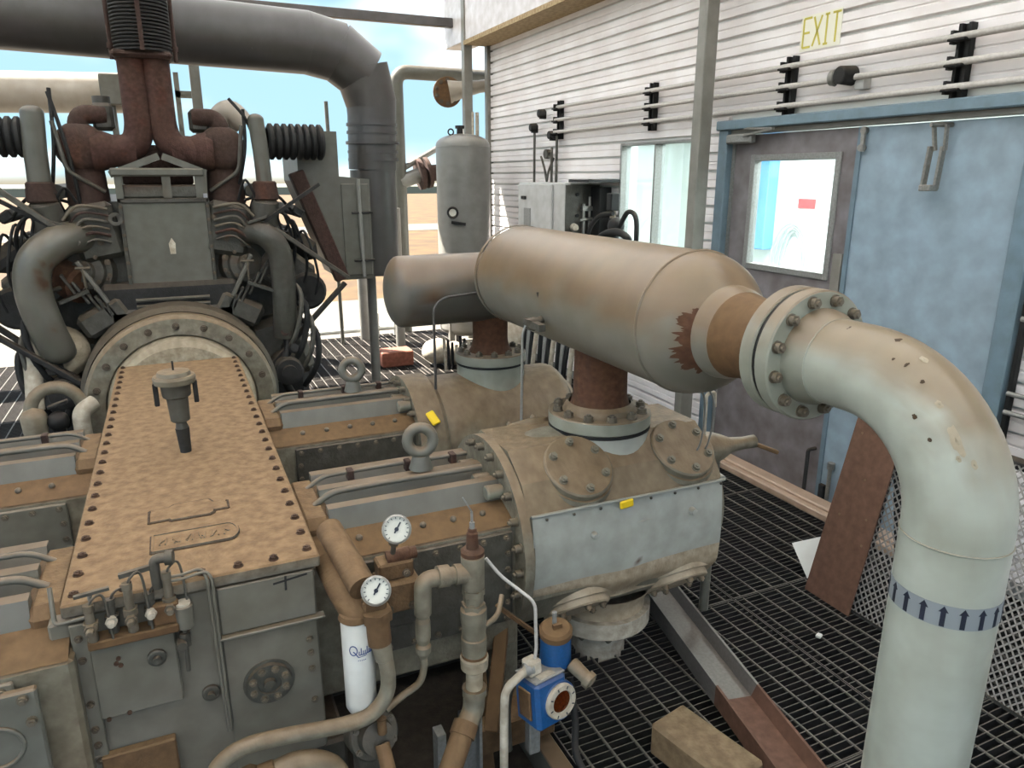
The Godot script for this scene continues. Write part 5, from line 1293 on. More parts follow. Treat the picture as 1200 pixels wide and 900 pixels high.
	solo("thin_pole", mb().cyl(Vector3(1.74, -0.04, -8.75), Vector3(1.72, 2.75, -8.75), 0.022, -1, 10), "enginebox", "thin grey pole seen between cooler box and drop duct", "pole", Vector3(1.74, 0, -8.75))
	solo("tool_block", mb().box(1.86, 2.20, 0.01, 0.17, -7.6, -7.35, 0.01), "brick", "brick red block on the far deck by the pale posts", "block", Vector3(2.03, 0, -7.5))
	var k := thing("hand_rail", "low white rail along the far deck edge", "rail", Vector3(1.9, 0, -8.9))
	part(k, "rail", mb().cyl(Vector3(1.2, 0.10, -9.0), Vector3(2.5, 0.10, -9.0), 0.03, -1, 12), "white")
	part(k, "post", mb().box(2.44, 2.5, 0, 0.45, -9.02, -8.98).box(2.2, 2.25, 0, 0.3, -9.02, -8.98), "white")
	var bag := solo("white_bag", mb().ball(Vector3(2.45, 0.15, -7.3), 0.17, 18, 0.8).ball(Vector3(2.62, 0.12, -7.25), 0.13, 16), "offwhite", "crumpled white sack on the deck under the dark bottle", "sack", Vector3(2.45, 0, -7.3))
	solo("white_dome", mb().ball(Vector3(3.12, 0.27, -6.9), 0.24, 22, 0.95), "offwhite", "round pale sack beside the rusty nozzle of the far bottle", "sack", Vector3(3.12, 0.0, -6.9))
	var bd := thing("rod_bundle", "bundle of short black rods on the deck behind the far cylinder", "rods", Vector3(2.55, 0, -7.0))
	for i in 7: part(bd, "rod", mb().cyl(Vector3(2.42 + i * 0.045, 0.02, -6.95 - 0.02 * (i % 3)), Vector3(2.42 + i * 0.045, 0.36 - 0.03 * (i % 4), -7.0), 0.016, -1, 8), "black" if i % 3 else "offwhite")
	var hs := thing("hose_rack", "row of black and grey hoses hanging low behind the big bottle", "hoses", Vector3(2.6, 0.0, -5.0))
	for i in 13:
		var z := -5.5 + i * 0.075
		var tl := 0.10 * sin(i * 1.7)
		part(hs, "hose", mb().tube(spline([Vector3(2.62, 0.02, z + tl), Vector3(2.60, 0.35, z + tl * 0.4), Vector3(2.64, 0.80, z), Vector3(2.70, 0.88, z)]), 0.020, 8), ["black", "galv", "black", "offwhite"][i % 4])
	part(hs, "rail", mb().cyl(Vector3(2.68, 0.88, -5.6), Vector3(2.68, 0.88, -4.5), 0.02, -1, 10).cyl(Vector3(2.68, 0.0, -5.6), Vector3(2.68, 0.88, -5.6), 0.02, -1, 10).cyl(Vector3(2.68, 0.0, -4.5), Vector3(2.68, 0.88, -4.5), 0.02, -1, 10), "galv")

# ------------------------------------------------------------------ piping in front of the cylinder
func gauge(called: String, c: Vector3, ax: Vector3, r: float, label: String, stem: Array) -> void:
	var t := thing(called, label, "gauge", c - UP * r)
	part(t, "case", mb().lathe(c - ax * 0.035, ax, [[0.0, 0.0], [0.0, r * 0.9], [0.03, r * 0.95], [0.03, r * 1.02], [0.042, r * 1.02], [0.044, r * 0.90], [0.036, r * 0.88]], 32), "steel")
	part(t, "dial", mb().cyl(c - ax * 0.006, c, r * 0.9, -1, 32), "glassface", "pale dial")
	var B := mb().frame_of(ax)
	var tk := mb()
	for k in 13:
		var a := -0.78 + k * (TAU * 0.75) / 12.0
		var d := B.x * cos(a) + B.y * sin(a)
		tk.bar(c + ax * 0.0008 + d * r * 0.70, c + ax * 0.0008 + d * r * 0.84, 0.0022, 0.0012, ax)
	part(t, "scale_marks", tk, "ink")
	var nd := (B.x * 0.55 + B.y * 0.85).normalized()
	part(t, "needle", mb().bar(c + ax * 0.002 - nd * r * 0.3, c + ax * 0.002 + nd * r * 0.55, 0.0042, 0.0015, ax).cyl(c, c + ax * 0.003, 0.006, -1, 12), "ink", "black needle")
	part(t, "stem", mb().tube(stem, 0.008, 8).hexa(stem[0], (stem[1] - stem[0]).normalized(), 0.016, 0.02), "bolt")

func build_front_piping() -> void:
	# dusty brown header pipes and block
	var h := thing("oil_header", "dusty brown oil header pipes beside the white filter canister", "pipe", Vector3(0.40, 0.7, -1.95))
	part(h, "header_pipe", mb().tube([Vector3(0.338, 0.905, -2.10), Vector3(0.365, 0.86, -1.92), Vector3(0.378, 0.835, -1.84)], 0.040, 20), "brown")
	part(h, "lower_pipe", mb().tube(fillet([Vector3(0.325, 0.82, -2.05), Vector3(0.338, 0.79, -1.93), Vector3(0.36, 0.75, -1.86), Vector3(0.36, 0.735, -1.86)], 0.03), 0.045, 20), "brown")
	part(h, "filter_head", mb().cyl(Vector3(0.356, 0.735, -1.86), Vector3(0.356, 0.76, -1.86), 0.05, 0.045, 24, 0.005).box(0.37, 0.44, 0.745, 0.80, -1.90, -1.82, 0.008), "brown")
	part(h, "manifold_block", mb().box(0.43, 0.56, 0.70, 0.80, -1.98, -1.88, 0.008).box(0.44, 0.545, 0.80, 0.855, -1.97, -1.90, 0.006), "brown")
	part(h, "plate", mb().box(0.40, 0.60, 0.62, 0.70, -2.05, -1.93, 0.006), "castdk")
	for q in [[0.515, 0.83], [0.46, 0.72], [0.53, 0.72]]: bolt(h, Vector3(q[0], q[1], -1.88), Vector3.BACK, 0.010, 0.012, "bolt")
	part(h, "plug", mb().cyl(Vector3(0.47, 0.86, -1.93), Vector3(0.54, 0.866, -1.925), 0.022, -1, 14).hexa(Vector3(0.54, 0.866, -1.925), Vector3.RIGHT, 0.018, 0.02), "rust")
	part(h, "down_pipe", mb().cyl(Vector3(0.408, 0.75, -1.83), Vector3(0.412, 0.66, -1.82), 0.036, 0.034, 18).hexa(Vector3(0.409, 0.735, -1.828), UP, 0.046, 0.03), "brown")
	# canister
	var c := thing("filter_canister", "white oil filter canister with a blue printed script", "filter", Vector3(0.356, 0.42, -1.86))
	part(c, "shell", mb().lathe(Vector3(0.357, 0.42, -1.86), UP, [[0.0, 0.0], [0.0, 0.028], [0.012, 0.04], [0.025, 0.0455], [0.30, 0.0455], [0.315, 0.042]], 32, true), "white")
	var tm := TextMesh.new()
	# the print wraps round the shell: short strokes in blue, a big ring initial and a run of small letters
	var pr := mb()
	var on := func(a: float, y: float) -> Vector3: return Vector3(0.357 + sin(a) * 0.0459, y, -1.86 + cos(a) * 0.0459)
	var path := []
	for k in 19:
		var q := TAU * k / 18
		path.append(on.call(-0.50 + cos(q) * 0.24, 0.655 + sin(q) * 0.015))
	pr.tube(path, 0.0016, 5)
	pr.tube([on.call(-0.5, 0.652), on.call(-0.36, 0.645), on.call(-0.2, 0.633)], 0.0016, 5)
	for i in 7:
		var a := -0.16 + i * 0.13
		var up := 0.662 if i in [1, 4] else 0.652
		pr.tube([on.call(a, 0.640), on.call(a + 0.02, up)], 0.0014, 5)
		pr.tube([on.call(a, 0.641), on.call(a + 0.06, 0.639), on.call(a + 0.11, 0.642)], 0.0013, 5)
	pr.tube([on.call(-0.2, 0.633), on.call(0.2, 0.635), on.call(0.75, 0.638)], 0.0012, 5)
	for i in 5: pr.tube([on.call(-0.25 + i * 0.11, 0.622), on.call(-0.19 + i * 0.11, 0.622)], 0.0014, 4)
	part(c, "printed_script", pr, "inkblue", "blue printed script")
	# hose: down, under, off to the left
	var hp := spline([Vector3(0.412, 0.67, -1.82), Vector3(0.425, 0.58, -1.80), Vector3(0.418, 0.50, -1.80), Vector3(0.37, 0.445, -1.80), Vector3(0.29, 0.437, -1.80), Vector3(0.13, 0.457, -1.80), Vector3(0.03, 0.462, -1.80), Vector3(-0.035, 0.435, -1.80), Vector3(-0.062, 0.37, -1.80), Vector3(-0.065, 0.1, -1.80)], 7)
	var ho := solo("oil_hose", mb().tube(hp, 0.0225, 16), "cast", "long grey hose curving under the white canister to the crankcase foot", "hose", Vector3(-0.065, 0.1, -1.8))
	part(ho, "end_fitting", mb().cyl(Vector3(0.41, 0.70, -1.822), Vector3(0.420, 0.61, -1.808), 0.031, 0.026, 16, 0.003), "cast")
	var h2 := thing("return_hose", "short arched grey hose with a brown fitting below the hub cover", "hose", Vector3(0.1, 0.1, -1.78))
	part(h2, "arch", mb().tube(spline([Vector3(0.09, 0.365, -1.78), Vector3(0.15, 0.375, -1.78), Vector3(0.22, 0.35, -1.78), Vector3(0.265, 0.28, -1.78), Vector3(0.28, 0.1, -1.78)]), 0.032, 16), "cast")
	part(h2, "fitting", mb().cyl(Vector3(0.05, 0.362, -1.78), Vector3(0.095, 0.366, -1.78), 0.036, -1, 18, 0.004), "orange")
	part(h2, "base_block", mb().obox(Vector3(0.01, 0.345, -1.79), Vector3(0.09, 0.07, 0.09), Basis(Vector3.BACK, 0.2), 0.015), "brown")
	# pump disc
	var pu := thing("oil_pump", "round grey pump casing under the white canister", "pump", Vector3(0.39, 0.1, -1.8))
	part(pu, "casing", mb().lathe(Vector3(0.375, 0.315, -1.90), Vector3(0.15, 0.35, 1), [[0.0, 0.075], [0.06, 0.078], [0.068, 0.072], [0.07, 0.055], [0.10, 0.05], [0.105, 0.0]], 32), "castdk")
	bolts(pu, Vector3(0.385, 0.338, -1.836), Vector3(0.15, 0.35, 1), 0.063, 6, 0.009, 0.01, "boltgray")
	part(pu, "nozzle", mb().cyl(Vector3(0.40, 0.37, -1.80), Vector3(0.40, 0.42, -1.80), 0.014, -1, 12).cyl(Vector3(0.395, 0.34, -1.79), Vector3(0.40, 0.28, -1.74), 0.022, -1, 14), "brown")
	part(pu, "foot", mb().box(0.33, 0.43, -0.1, 0.27, -1.92, -1.84, 0.006), "castdk")
	# thin line with the ribbed sleeve
	var th := thing("gas_tube", "thin pale tube dropping from the tee and curling to the pump", "tube", Vector3(0.545, 0.4, -1.85))
	part(th, "tee_pipe", mb().tube(fillet([Vector3(0.552, 0.70, -1.85), Vector3(0.555, 0.812, -1.85), Vector3(0.69, 0.80, -1.85)], 0.03), 0.026, 16).cyl(Vector3(0.60, 0.810, -1.85), Vector3(0.635, 0.807, -1.85), 0.033, -1, 16), "cast")
	part(th, "sleeve", mb().lathe(Vector3(0.552, 0.72, -1.85), Vector3(-0.02, -1, 0), [[0.0, 0.021], [0.02, 0.024], [0.03, 0.019], [0.045, 0.0225], [0.10, 0.023], [0.12, 0.018], [0.13, 0.024], [0.15, 0.023], [0.17, 0.012]], 16), "cast")
	part(th, "tube_run", mb().tube(spline([Vector3(0.549, 0.58, -1.85), Vector3(0.548, 0.51, -1.85), Vector3(0.53, 0.463, -1.85), Vector3(0.48, 0.437, -1.85), Vector3(0.42, 0.42, -1.83)], 7), 0.0115, 12), "cast")
	# valve stack
	var s := thing("relief_valve", "tall dusty valve stack with a wire spring cap before the cylinder", "valve", Vector3(0.712, 0.1, -1.85))
	var x := 0.713
	var z := -1.85
	part(s, "wire_cap", mb().cyl(Vector3(0.713, 0.96, z), Vector3(0.712, 1.0, z), 0.004, -1, 6).bar(Vector3(0.712, 1.0, z), Vector3(0.685, 1.05, z), 0.006, 0.004).cyl(Vector3(0.713, 0.945, z), Vector3(0.713, 0.965, z), 0.008, -1, 10), "galv")
	part(s, "bonnet", mb().lathe(Vector3(x, 0.86, z), UP, [[0.0, 0.036], [0.012, 0.036], [0.02, 0.028], [0.022, 0.020], [0.07, 0.017], [0.075, 0.013], [0.085, 0.013], [0.085, 0.0]], 18), "rust")
	part(s, "body", mb().cyl(Vector3(x, 0.745, z), Vector3(x, 0.86, z), 0.035, 0.036, 20, 0.004).cyl(Vector3(x, 0.80, z), Vector3(x - 0.06, 0.805, z), 0.031, -1, 16), "cast")
	for q in [[0.735, 0.032, 0.02], [0.71, 0.028, 0.022], [0.685, 0.034, 0.02]]: part(s, "union_ring", mb().hexa(Vector3(x, q[0] - 0.01, z), UP, q[1] + 0.004, q[2]).cyl(Vector3(x, q[0] - 0.014, z), Vector3(x, q[0] + 0.014, z), q[1] - 0.004, -1, 16), "cast")
	part(s, "valve_body", mb().lathe(Vector3(x, 0.515, z), UP, [[0.0, 0.038], [0.03, 0.040], [0.06, 0.040], [0.065, 0.037], [0.10, 0.038], [0.125, 0.041], [0.16, 0.041], [0.17, 0.03]], 20), "cast")
	part(s, "rust_ring", mb().ring(Vector3(x, 0.51, z), UP, 0.02, 0.0405, 0.008, 20), "orange")
	part(s, "collar", mb().lathe(Vector3(x, 0.455, z), UP, [[0.0, 0.030], [0.012, 0.043], [0.05, 0.045], [0.055, 0.04], [0.055, 0.0]], 22), "cream")
	part(s, "lower_pipe", mb().cyl(Vector3(x - 0.002, 0.38, z), Vector3(x, 0.46, z), 0.027, -1, 18), "cream")
	part(s, "side_tap", mb().tube(fillet([Vector3(x + 0.03, 0.60, z), Vector3(x + 0.09, 0.61, z - 0.02), Vector3(x + 0.13, 0.64, z - 0.08)], 0.03), 0.009, 8), "cast")
	var el := thing("drain_pipe", "brown pipe sloping down from the elbow under the valve stack", "pipe", Vector3(0.7, 0.1, -1.85))
	part(el, "elbow", mb().tube(fillet([Vector3(0.712, 0.385, -1.85), Vector3(0.709, 0.305, -1.85), Vector3(0.66, 0.268, -1.815)], 0.05), 0.035, 18).cyl(Vector3(0.712, 0.365, -1.85), Vector3(0.712, 0.392, -1.85), 0.039, -1, 18), "cast")
	part(el, "sloping_pipe", mb().cyl(Vector3(0.665, 0.275, -1.82), Vector3(0.45, 0.07, -1.62), 0.036, -1, 20), "brown")
	part(el, "collar", mb().cyl(Vector3(0.675, 0.284, -1.83), Vector3(0.65, 0.26, -1.806), 0.041, -1, 20), "brown")
	solo("support_channel", mb().box(0.68, 0.745, -0.1, 0.26, -1.92, -1.90).box(0.68, 0.69, -0.1, 0.26, -1.92, -1.87).box(0.735, 0.745, -0.1, 0.26, -1.92, -1.87).box(0.60, 0.63, -0.1, 0.2, -1.95, -1.90), "galv", "pale galvanised channel post below the valve stack", "post", Vector3(0.71, -0.1, -1.9))
	gauge("pressure_gauge", Vector3(0.487, 0.985, -1.86), Vector3(-0.18, 0.38, 1).normalized(), 0.041, "round dial gauge before the grey guide rails", [Vector3(0.487, 0.94, -1.89), Vector3(0.488, 0.90, -1.91), Vector3(0.488, 0.86, -1.93)])
	gauge("pressure_gauge", Vector3(0.405, 0.842, -1.80), Vector3(-0.18, 0.42, 1).normalized(), 0.041, "lower dial gauge on the end of the brown header pipe", [Vector3(0.40, 0.84, -1.835), Vector3(0.385, 0.842, -1.85), Vector3(0.378, 0.84, -1.87)])
	# bracing under the cylinder
	var br := thing("cylinder_brace", "rusty brown steel bracing under the near cylinder", "brace", Vector3(0.85, -0.1, -2.0))
	part(br, "upright", mb().bar(Vector3(0.80, -0.1, -1.98), Vector3(0.80, 0.50, -2.1), 0.07, 0.05, Vector3.RIGHT, 0.004), "brown")
	part(br, "diagonal", mb().bar(Vector3(0.80, 0.12, -1.93), Vector3(1.0, 0.44, -2.25), 0.05, 0.04, UP, 0.004).bar(Vector3(0.88, 0.52, -2.05), Vector3(1.02, 0.38, -2.05), 0.03, 0.012), "orange")
	part(br, "cross_beam", mb().box(0.76, 1.05, 0.03, 0.14, -2.05, -1.93, 0.006), "brown")
	# blue transmitter
	var b := thing("blue_transmitter", "blue instrument housing with a round white-rimmed rusty sight window", "instrument", Vector3(0.92, 0.1, -1.76))
	var ax := Vector3(0.22, 0.12, 1).normalized()
	var F := mb().frame_of(ax)
	var bc := Vector3(0.915, 0.345, -1.78)
	part(b, "housing", mb().obox(bc, Vector3(0.125, 0.165, 0.12), F, 0.012), "blue")
	part(b, "bezel", mb().lathe(bc + ax * 0.05 + F.x * 0.025, ax, [[0.0, 0.058], [0.022, 0.058], [0.027, 0.054], [0.027, 0.038], [0.018, 0.036]], 32), "offwhite", "white ring round the window")
	part(b, "bezel_seat", mb().cyl(bc + ax * 0.045 + F.x * 0.025, bc + ax * 0.062 + F.x * 0.025, 0.064, -1, 32, 0.003), "blue")
	part(b, "sight_glass", mb().cyl(bc + ax * 0.06 + F.x * 0.025, bc + ax * 0.069 + F.x * 0.025, 0.038, -1, 24), "sight", "rust-stained window")
	for k in 8:
		var a := TAU * k / 8 + 0.3
		part(b, "dial_mark", mb().obox(bc + ax * 0.0772 + F.x * (0.025 + cos(a) * 0.047) + F.y * sin(a) * 0.047, Vector3(0.010, 0.004, 0.0015), F * Basis(Vector3.BACK, a)), "ink")
	part(b, "lid_strip", mb().obox(bc + F.y * 0.085, Vector3(0.12, 0.008, 0.11), F, 0.003), "galv")
	part(b, "junction_cube", mb().obox(bc + F.y * 0.115 - F.x * 0.03, Vector3(0.05, 0.055, 0.05), F, 0.008), "offwhite")
	part(b, "label_plate", mb().obox(bc + F.y * 0.090 + ax * 0.035 - F.x * 0.005, Vector3(0.06, 0.006, 0.03), F, 0.002), "offwhite")
	part(b, "side_panel", mb().obox(bc - F.x * 0.066, Vector3(0.008, 0.10, 0.06), F, 0.003), "brown")
	part(b, "upper_can", mb().cyl(Vector3(0.985, 0.42, -1.82), Vector3(0.985, 0.53, -1.82), 0.052, 0.05, 26, 0.005), "blue")
	part(b, "can_cap", mb().lathe(Vector3(0.985, 0.527, -1.82), Vector3(-0.1, 1, 0.15), [[0.0, 0.054], [0.02, 0.054], [0.028, 0.045], [0.03, 0.0]], 26).obox(Vector3(0.984, 0.56, -1.81), Vector3(0.03, 0.016, 0.012)), "orange", "rusty cap")
	part(b, "side_plug", mb().cyl(Vector3(1.02, 0.435, -1.775), Vector3(1.055, 0.40, -1.70), 0.024, 0.02, 16, 0.004).hexa(Vector3(1.045, 0.41, -1.72), Vector3(0.4, -0.4, 0.85), 0.03, 0.02), "cast")
	part(b, "cap_pin", mb().cyl(Vector3(0.985, 0.55, -1.83), Vector3(0.985, 0.60, -1.83), 0.008, -1, 8), "galv")
	part(b, "stand", mb().box(0.885, 0.925, 0.10, 0.27, -1.84, -1.80, 0.004), "galv")
	var cd := thing("conduit_whip", "pale flexible conduit bending down left of the blue transmitter", "conduit", Vector3(0.775, 0.1, -1.76))
	part(cd, "conduit", mb().tube(spline([Vector3(0.875, 0.462, -1.78), Vector3(0.82, 0.452, -1.76), Vector3(0.785, 0.42, -1.76), Vector3(0.776, 0.36, -1.76), Vector3(0.774, 0.1, -1.76)], 7), 0.0135, 12), "offwhite")
	part(cd, "nut", mb().hexa(Vector3(0.85, 0.46, -1.775), Vector3.RIGHT, 0.022, 0.03), "galv")
	solo("sensing_tube", mb().tube(fillet([Vector3(0.76, 0.83, -1.86), Vector3(0.80, 0.77, -1.84), Vector3(0.89, 0.69, -1.78), Vector3(0.895, 0.52, -1.78), Vector3(0.89, 0.49, -1.78)], 0.03), 0.0055, 8), "conduit", "bent steel tube running from the valve stack to the blue transmitter", "tube", Vector3(0.89, 0.49, -1.78))
	solo("chain_conduit", mb().tube(spline([Vector3(0.84, 0.36, -1.86), Vector3(0.825, 0.27, -1.86), Vector3(0.83, 0.1, -1.86)]), 0.018, 10), "castdk", "dark ribbed conduit behind the pale one below the transmitter", "conduit", Vector3(0.83, 0.1, -1.86))
	solo("black_cable", mb().tube(spline([Vector3(1.03, 0.36, -1.80), Vector3(1.02, 0.24, -1.74), Vector3(1.0, 0.14, -1.68), Vector3(1.06, 0.04, -1.58), Vector3(1.12, 0.013, -1.48), Vector3(1.10, 0.013, -1.20)], 8), 0.012, 10), "black", "black cable curving down from the transmitter to the deck", "cable", Vector3(1.1, 0, -1.5))

# ------------------------------------------------------------------ things on the wall
func build_wall_things() -> void:
	var zs := [-6.52, -5.01, -3.60, -2.515]
	var where := ["beside the electrical cabinet", "above the two-pane window", "below the painted EXIT", "above the blue door"]
	for i in 4:
		var z: float = zs[i]
		var t := thing("conduit_bracket", "black slotted strut with three clamps " + where[i], "bracket", Vector3(3.48, 2.3, z), "conduit brackets on the wall")
		part(t, "strut", mb().box(3.455, 3.495, 2.29, 2.635, z - 0.032, z - 0.016).box(3.455, 3.495, 2.29, 2.635, z + 0.016, z + 0.032).box(3.485, 3.497, 2.29, 2.635, z - 0.03, z + 0.03), "black")
		for y in [2.575, 2.463, 2.355]: part(t, "clamp", mb().box(3.40, 3.458, y - 0.02, y - 0.008, z - 0.045, z + 0.045, 0.003).box(3.42, 3.455, y - 0.03, y + 0.03, z - 0.045, z - 0.03), "dark")
	var k := 0
	for q in [[2.575, -6.50, "uppermost"], [2.463, -6.54, "middle"], [2.355, -6.58, "lowest"]]:
		var c := solo("wall_conduit", mb().long_cyl(Vector3(3.43, q[0], q[1]), Vector3(3.43, q[0], 1.5), 0.0165, 12, 10), "conduit", "%s of the three pale conduits along the wall" % q[2], "conduit", Vector3(3.43, q[0], -2.5), "wall conduits")
		for z in [-4.3, -1.9]: part(c, "coupling", mb().cyl(Vector3(3.43, q[0], z - 0.03), Vector3(3.43, q[0], z + 0.03), 0.021, -1, 12), "galv")
	# junction and round fixture on the middle conduit
	var j := thing("junction_fitting", "dark round conduit fitting with a pale cover on the middle conduit", "fitting", Vector3(3.42, 2.44, -3.13))
	part(j, "body", mb().cyl(Vector3(3.46, 2.475, -3.13), Vector3(3.36, 2.475, -3.14), 0.052, 0.046, 20, 0.006), "dark")
	part(j, "cover", mb().cyl(Vector3(3.41, 2.47, -3.20), Vector3(3.40, 2.47, -3.235), 0.045, 0.04, 18, 0.006), "tank")
	part(j, "drop_box", mb().box(3.44, 3.5, 2.40, 2.46, -3.10, -3.04, 0.004), "cabinet")
	# exit stencil painted on the boards
	var ex := thing("exit_stencil", "yellow painted letters EXIT on the white siding", "sign", Vector3(3.497, 2.66, -3.43))
	var zl := -3.56
	var seg := {"E": [[0, 0, 0, 1], [0, 0, 1, 0], [0, 0.5, 0.8, 0.5], [0, 1, 1, 1]], "X": [[0, 0, 1, 1], [0, 1, 1, 0]], "I": [[0.5, 0, 0.5, 1], [0.15, 0, 0.85, 0], [0.15, 1, 0.85, 1]], "T": [[0.5, 0, 0.5, 1], [0, 1, 1, 1]]}
	for ch in ["E", "X", "I", "T"]:
		var b := mb()
		var w := 0.058 if ch != "I" else 0.045
		for s in seg[ch]:
			var p0 := Vector3(3.4975, 2.675 + s[1] * 0.155, zl + s[0] * w)
			var p1 := Vector3(3.4975, 2.675 + s[3] * 0.155, zl + s[2] * w)
			b.bar(p0, p1, 0.004, 0.012, Vector3.RIGHT.cross((p1 - p0).normalized()))
		part(ex, "letter_" + ch.to_lower(), b, "exit")
		zl += w + 0.016
	var halo := part(ex, "paint_ground", mb().box(3.4972, 3.4995, 2.655, 2.845, -3.58, -3.285), "exitbg", "faint yellow ground of the stencil")
	# electrical cabinet with conduit tops
	var e := thing("electrical_cabinet", "pale grey electrical cabinet with a dark side of valves and tubes", "cabinet", Vector3(3.3, 1.1, -6.4))
	part(e, "body", mb().box(3.14, 3.5, 1.10, 1.895, -6.72, -5.78, 0.008), "cabinet")
	part(e, "door", mb().box(3.12, 3.14, 1.12, 1.88, -6.70, -6.0, 0.006), "cabinet")
	part(e, "side_plate", mb().box(3.14, 3.48, 1.12, 1.88, -5.78, -5.765, 0.004), "castdk")
	part(e, "meter_window", mb().box(3.112, 3.122, 1.42, 1.66, -6.56, -6.42, 0.003), "galv")
	part(e, "latch", mb().box(3.10, 3.122, 1.74, 1.77, -6.60, -6.52, 0.003), "dark")
	for q in [[1.80, 3.25], [1.62, 3.25]]: part(e, "bolt_head", mb().cyl(Vector3(q[1], q[0], -5.766), Vector3(q[1], q[0], -5.75), 0.016, -1, 10), "black")
	part(e, "tube_bank", mb().cyl(Vector3(3.26, 1.58, -5.72), Vector3(3.44, 1.60, -5.72), 0.012, -1, 8).cyl(Vector3(3.3, 1.12, -5.73), Vector3(3.3, 1.72, -5.73), 0.014, -1, 8).cyl(Vector3(3.36, 1.12, -5.73), Vector3(3.36, 1.78, -5.73), 0.014, -1, 8).cyl(Vector3(3.42, 1.12, -5.73), Vector3(3.42, 1.7, -5.73), 0.014, -1, 8).box(3.28, 3.46, 1.66, 1.70, -5.75, -5.71), "steel")
	part(e, "knob", mb().cyl(Vector3(3.22, 1.52, -5.765), Vector3(3.20, 1.52, -5.69), 0.035, 0.03, 14, 0.006), "offwhite")
	part(e, "hood", mb().box(3.18, 3.5, 1.90, 1.925, -5.80, -5.45, 0.003), "black")
	part(e, "back_panel", mb().box(3.38, 3.5, 1.15, 1.86, -5.76, -5.60, 0.006), "black")
	var cr := thing("conduit_drops", "thin conduits and small elbows dropping to the top of the electrical cabinet", "conduit", Vector3(3.42, 1.9, -6.6))
	for q in [[-6.98, 2.40], [-6.60, 2.22], [-6.50, 2.32]]:
		part(cr, "drop", mb().cyl(Vector3(3.43, 1.88 if q[0] > -6.7 else 1.5, q[0]), Vector3(3.43, q[1], q[0]), 0.013, -1, 8), "castdk")
	for q in [[-6.98, 2.42], [-6.80, 2.54], [-6.58, 2.33]]: part(cr, "elbow_box", mb().cyl(Vector3(3.45, q[1], q[0]), Vector3(3.38, q[1], q[0]), 0.042, 0.038, 14, 0.005).box(3.40, 3.46, q[1] - 0.05, q[1] + 0.02, q[0] - 0.02, q[0] + 0.02), "dark")
	part(cr, "round_knockout", mb().cyl(Vector3(3.465, 2.16, -6.72), Vector3(3.42, 2.16, -6.72), 0.045, -1, 16).tube(spline([Vector3(3.44, 2.14, -6.85), Vector3(3.43, 2.02, -6.75), Vector3(3.43, 1.90, -6.70)]), 0.012, 6).tube(spline([Vector3(3.44, 2.12, -6.58), Vector3(3.43, 2.0, -6.66), Vector3(3.43, 1.9, -6.70)]), 0.012, 6), "castdk")
	# black hoses and valve in front of the window
	var v := thing("hose_valve", "black valve with drooping hoses in front of the two-pane window", "valve", Vector3(3.3, 1.1, -5.2))
	part(v, "body", mb().cyl(Vector3(3.3, 1.0, -5.2), Vector3(3.3, 1.62, -5.25), 0.035, -1, 14).box(3.26, 3.34, 1.68, 1.82, -5.30, -5.22, 0.008).ball(Vector3(3.3, 1.56, -5.2), 0.07, 14), "black")
	part(v, "hose", mb().tube(spline([Vector3(3.3, 1.66, -5.25), Vector3(3.28, 1.62, -5.45), Vector3(3.28, 1.45, -5.62), Vector3(3.28, 1.0, -5.7)]), 0.02, 8), "dark")
	part(v, "hose", mb().tube(spline([Vector3(3.3, 1.55, -5.15), Vector3(3.28, 1.68, -5.0), Vector3(3.28, 1.62, -4.88), Vector3(3.28, 1.30, -4.88), Vector3(3.28, 1.0, -4.9)]), 0.02, 8), "dark")
	part(v, "cable_clump", mb().tube(spline([Vector3(3.26, 1.42, -5.45), Vector3(3.24, 1.50, -5.25), Vector3(3.24, 1.52, -5.05), Vector3(3.26, 1.46, -4.95), Vector3(3.24, 1.40, -5.2), Vector3(3.24, 1.44, -5.4)]), 0.03, 8), "black")
	part(v, "foot_pipe", mb().cyl(Vector3(3.3, 0.0, -5.2), Vector3(3.3, 1.0, -5.2), 0.03, -1, 12), "black")
	solo("wall_notice", mb().box(3.488, 3.497, 1.50, 1.80, -5.44, -5.30) if false else mb().box(3.485, 3.497, 1.42, 1.78, -5.72, -5.52, 0.002), "offwhite", "small pale board on the siding between cabinet and window", "board", Vector3(3.49, 1.42, -5.6))
	# right of the blue door
	var rc := thing("side_conduits", "pair of thin pale conduits low on the wall right of the blue door", "conduit", Vector3(3.45, 0.8, -1.6))
	for y in [1.42, 1.33, 0.98, 0.89]: part(rc, "conduit", mb().cyl(Vector3(3.45, y, -2.02), Vector3(3.45, y, 0.5), 0.012, -1, 8), "galv")
	part(rc, "strut", mb().box(3.46, 3.49, 0.2, 1.7, -2.03, -2.01), "black")
	solo("white_sack", mb().ball(Vector3(3.32, 0.96, -1.72), 0.11, 18, 1.3), "offwhite", "round white bag hung on the siding right of the blue door", "sack", Vector3(3.32, 0.82, -1.72))

